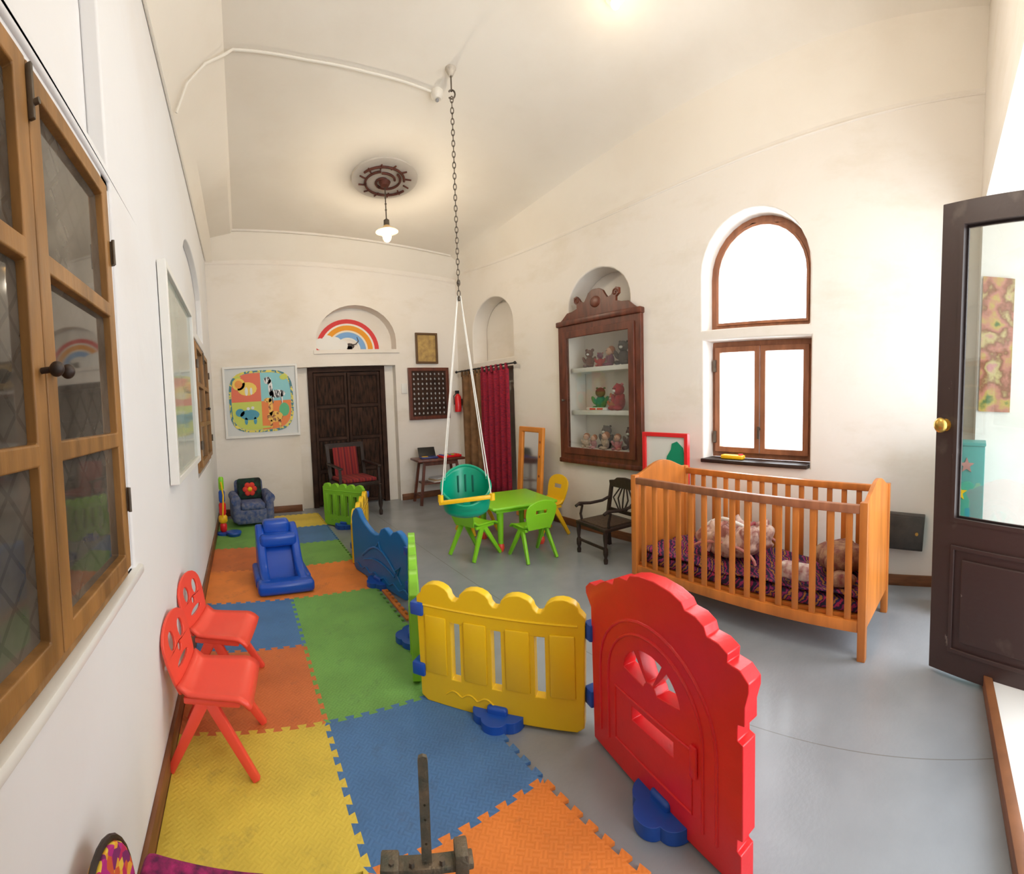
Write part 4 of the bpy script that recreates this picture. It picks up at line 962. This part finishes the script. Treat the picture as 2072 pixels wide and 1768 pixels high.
post=vor('poster_print',[(.08,.16,.04),(.50,.36,.08),(.52,.20,.14),(.25,.09,.04),(.55,.44,.18),(.55,.24,.22)],7,.6,True)
mb=MB().bx(2.985,2.995,-.50,-.285,1.30,2.2)
tag(mb.build('poster',post,None,0),'colourful landscape poster seen through the glazed door','poster')
t=thing('star_cabinet','tall narrow teal box with star decorations behind the glazed door','cabinet',(2.82,-.19,0),-PI/2-.1)
tl=mat('teal_paint',(.04,.30,.26),.5)
MB().bx(-.13,.13,-.12,.12,.09,1.09,.006).build('body',tl,t); MB().bx(-.10,.02,-.10,.10,0,.095).build('foot',tl,t)
def star(cx,cz,r): return [(cx+(r if k%2==0 else r*.42)*math.cos(PI/2+k*PI/5),cz+(r if k%2==0 else r*.42)*math.sin(PI/2+k*PI/5)) for k in range(10)]
for x,z,mm in ((0.02,.97,pink),(-.02,.80,kyellow)): MB().panel(star(x,z,.05),[],-.126,-.12).build('star',mm,t,0)
MB().bx(-.135,.135,-.125,.125,1.09,1.11,.004).build('top',tl,t)
# ---------------------------------------------------------------- foreground metal stand
old=mat('worn_green_metal',(.09,.095,.075),.5,.5,.5,30,.3,c2=(.20,.15,.10))
p=ray(862,1700); th=math.atan2(p.x,p.y); rr_=.83
bt=zat((rr_*math.sin(th),rr_*math.cos(th)),1527)-.013; cb=zat((rr_*math.sin(th),rr_*math.cos(th)),1742)-.013
t=thing('metal_stand','worn dark metal upright bar with bolted crosspiece at the bottom edge','metal stand',(rr_*math.sin(th),rr_*math.cos(th),.013),-th)
hs=[[(.0028*math.cos(2*PI*k/8),zz+.0028*math.sin(2*PI*k/8)) for k in range(8)] for zz in (bt-.13,bt-.10,bt-.18)]
MB().panel([(-.010,.02),(.010,.02),(.010,bt-.012),(.008,bt-.003),(0,bt),(-.008,bt-.003),(-.010,bt-.012)],hs,-.004,.004).build('upright_bar',old,t,0)
MB().bx(-.092,.092,-.016,.016,cb-.014,cb,.003).build('crosspiece',old,t)
MB().bx(.055,.082,-.022,.022,cb-.02,cb+.024,.004).build('end_clamp',old,t)
MB().bx(-.092,-.055,-.022,.022,cb-.03,cb+.006,.004).build('end_clamp',old,t)
for x in (-.07,-.03,.03): MB().cyl((x,-.008,cb-.002),(x,-.008,cb+.010),.006,None,6).build('bolt',iron,t)
MB().lathe([(0,0),(.10,0),(.10,.012),(.03,.025),(0,.025)]).build('base',old,t)
emb=vor('embroidery',[(.50,.02,.10),(.75,.35,.03),(.45,.02,.20),(.60,.10,.03),(.2,.02,.12),(.75,.5,.05)],55)
t=thing('embroidered_chair','small chair with embroidered magenta and gold cloth at the bottom left corner','chair',(-.19,.755,0),PI/2-.1)
Mb=Matrix.Translation((0,.095,.345))@Matrix.Rotation(R(-8),4,'X')
a=MB(); outl=[(-.10,0),(.0,0),(.10,0)]+[(.10*math.cos(PI*k/12),.07+.125*math.sin(PI*k/12)) for k in range(13)]
a.panel(outl,[],-.012,.012); a.xf(Mb); a.build('back_cloth',emb,t,30,.006)
a=MB(); a.tube([(-.103,0,0)]+[(-.103*math.cos(PI*k/14),0,.07+.129*math.sin(PI*k/14)) for k in range(15)]+[(.103,0,0)],.007,8); a.xf(Mb); a.build('back_rim',darkwood,t)
MB().box((0,-.05,.395),(.29,.27,.055),Matrix.Rotation(R(4),3,'X'),.02,3).build('seat_cushion',mat('magenta_embroidery',(.45,.02,.16),.9,0,.5,40,.3,c2=(.10,.01,.06)),t)
MB().box((0,-.05,.355),(.27,.26,.03),None,.005).build('seat_frame',darkwood,t)
for sx_ in (-1,1):
    for sy_ in (-.15,.07): MB().bar((sx_*.115,sy_,.345),(sx_*.12,sy_,0),.028,.028,(0,1,0)).build('leg',darkwood,t)
# ---------------------------------------------------------------- light
wd=bpy.data.worlds.new('w'); S.world=wd; wd.use_nodes=True; bg=wd.node_tree.nodes['Background']; bg.inputs[0].default_value=(.88,.94,1,1); bg.inputs[1].default_value=3.4
def light(n,ty,loc,e,col=(1,1,1),rot=(0,0,0),size=None,sy_=None,rad=.1):
    l=bpy.data.lights.new(n,ty); l.energy=e; l.color=col
    if ty=='AREA':
        l.shape='RECTANGLE'; l.size=size; l.size_y=sy_
    else: l.shadow_soft_size=rad
    o=bpy.data.objects.new(n,l); COL.objects.link(o); o.location=loc; o.rotation_euler=rot; return o
light('window_daylight','AREA',(XR+.9,cy,1.9),170,(.90,.95,1),(0,R(90),0),2.6,2.0)
light('doorway_daylight','AREA',(1.9,-1.6,1.5),90,(.90,.94,1),(R(90),0,0),2.2,2.6)
light('pendant_light','POINT',(lx,ly,lz),30,(1,.87,.68),rad=.06)
light('ceiling_bulb_light','POINT',(p2.x,p2.y,p2.z-.15),1.2,(1,.75,.45),rad=.05)
light('room_fill_light','POINT',(1.3,.75,3.0),34,(1,.91,.78),rad=.3)  # unseen fill point added to brighten the room, no fixture belongs to it
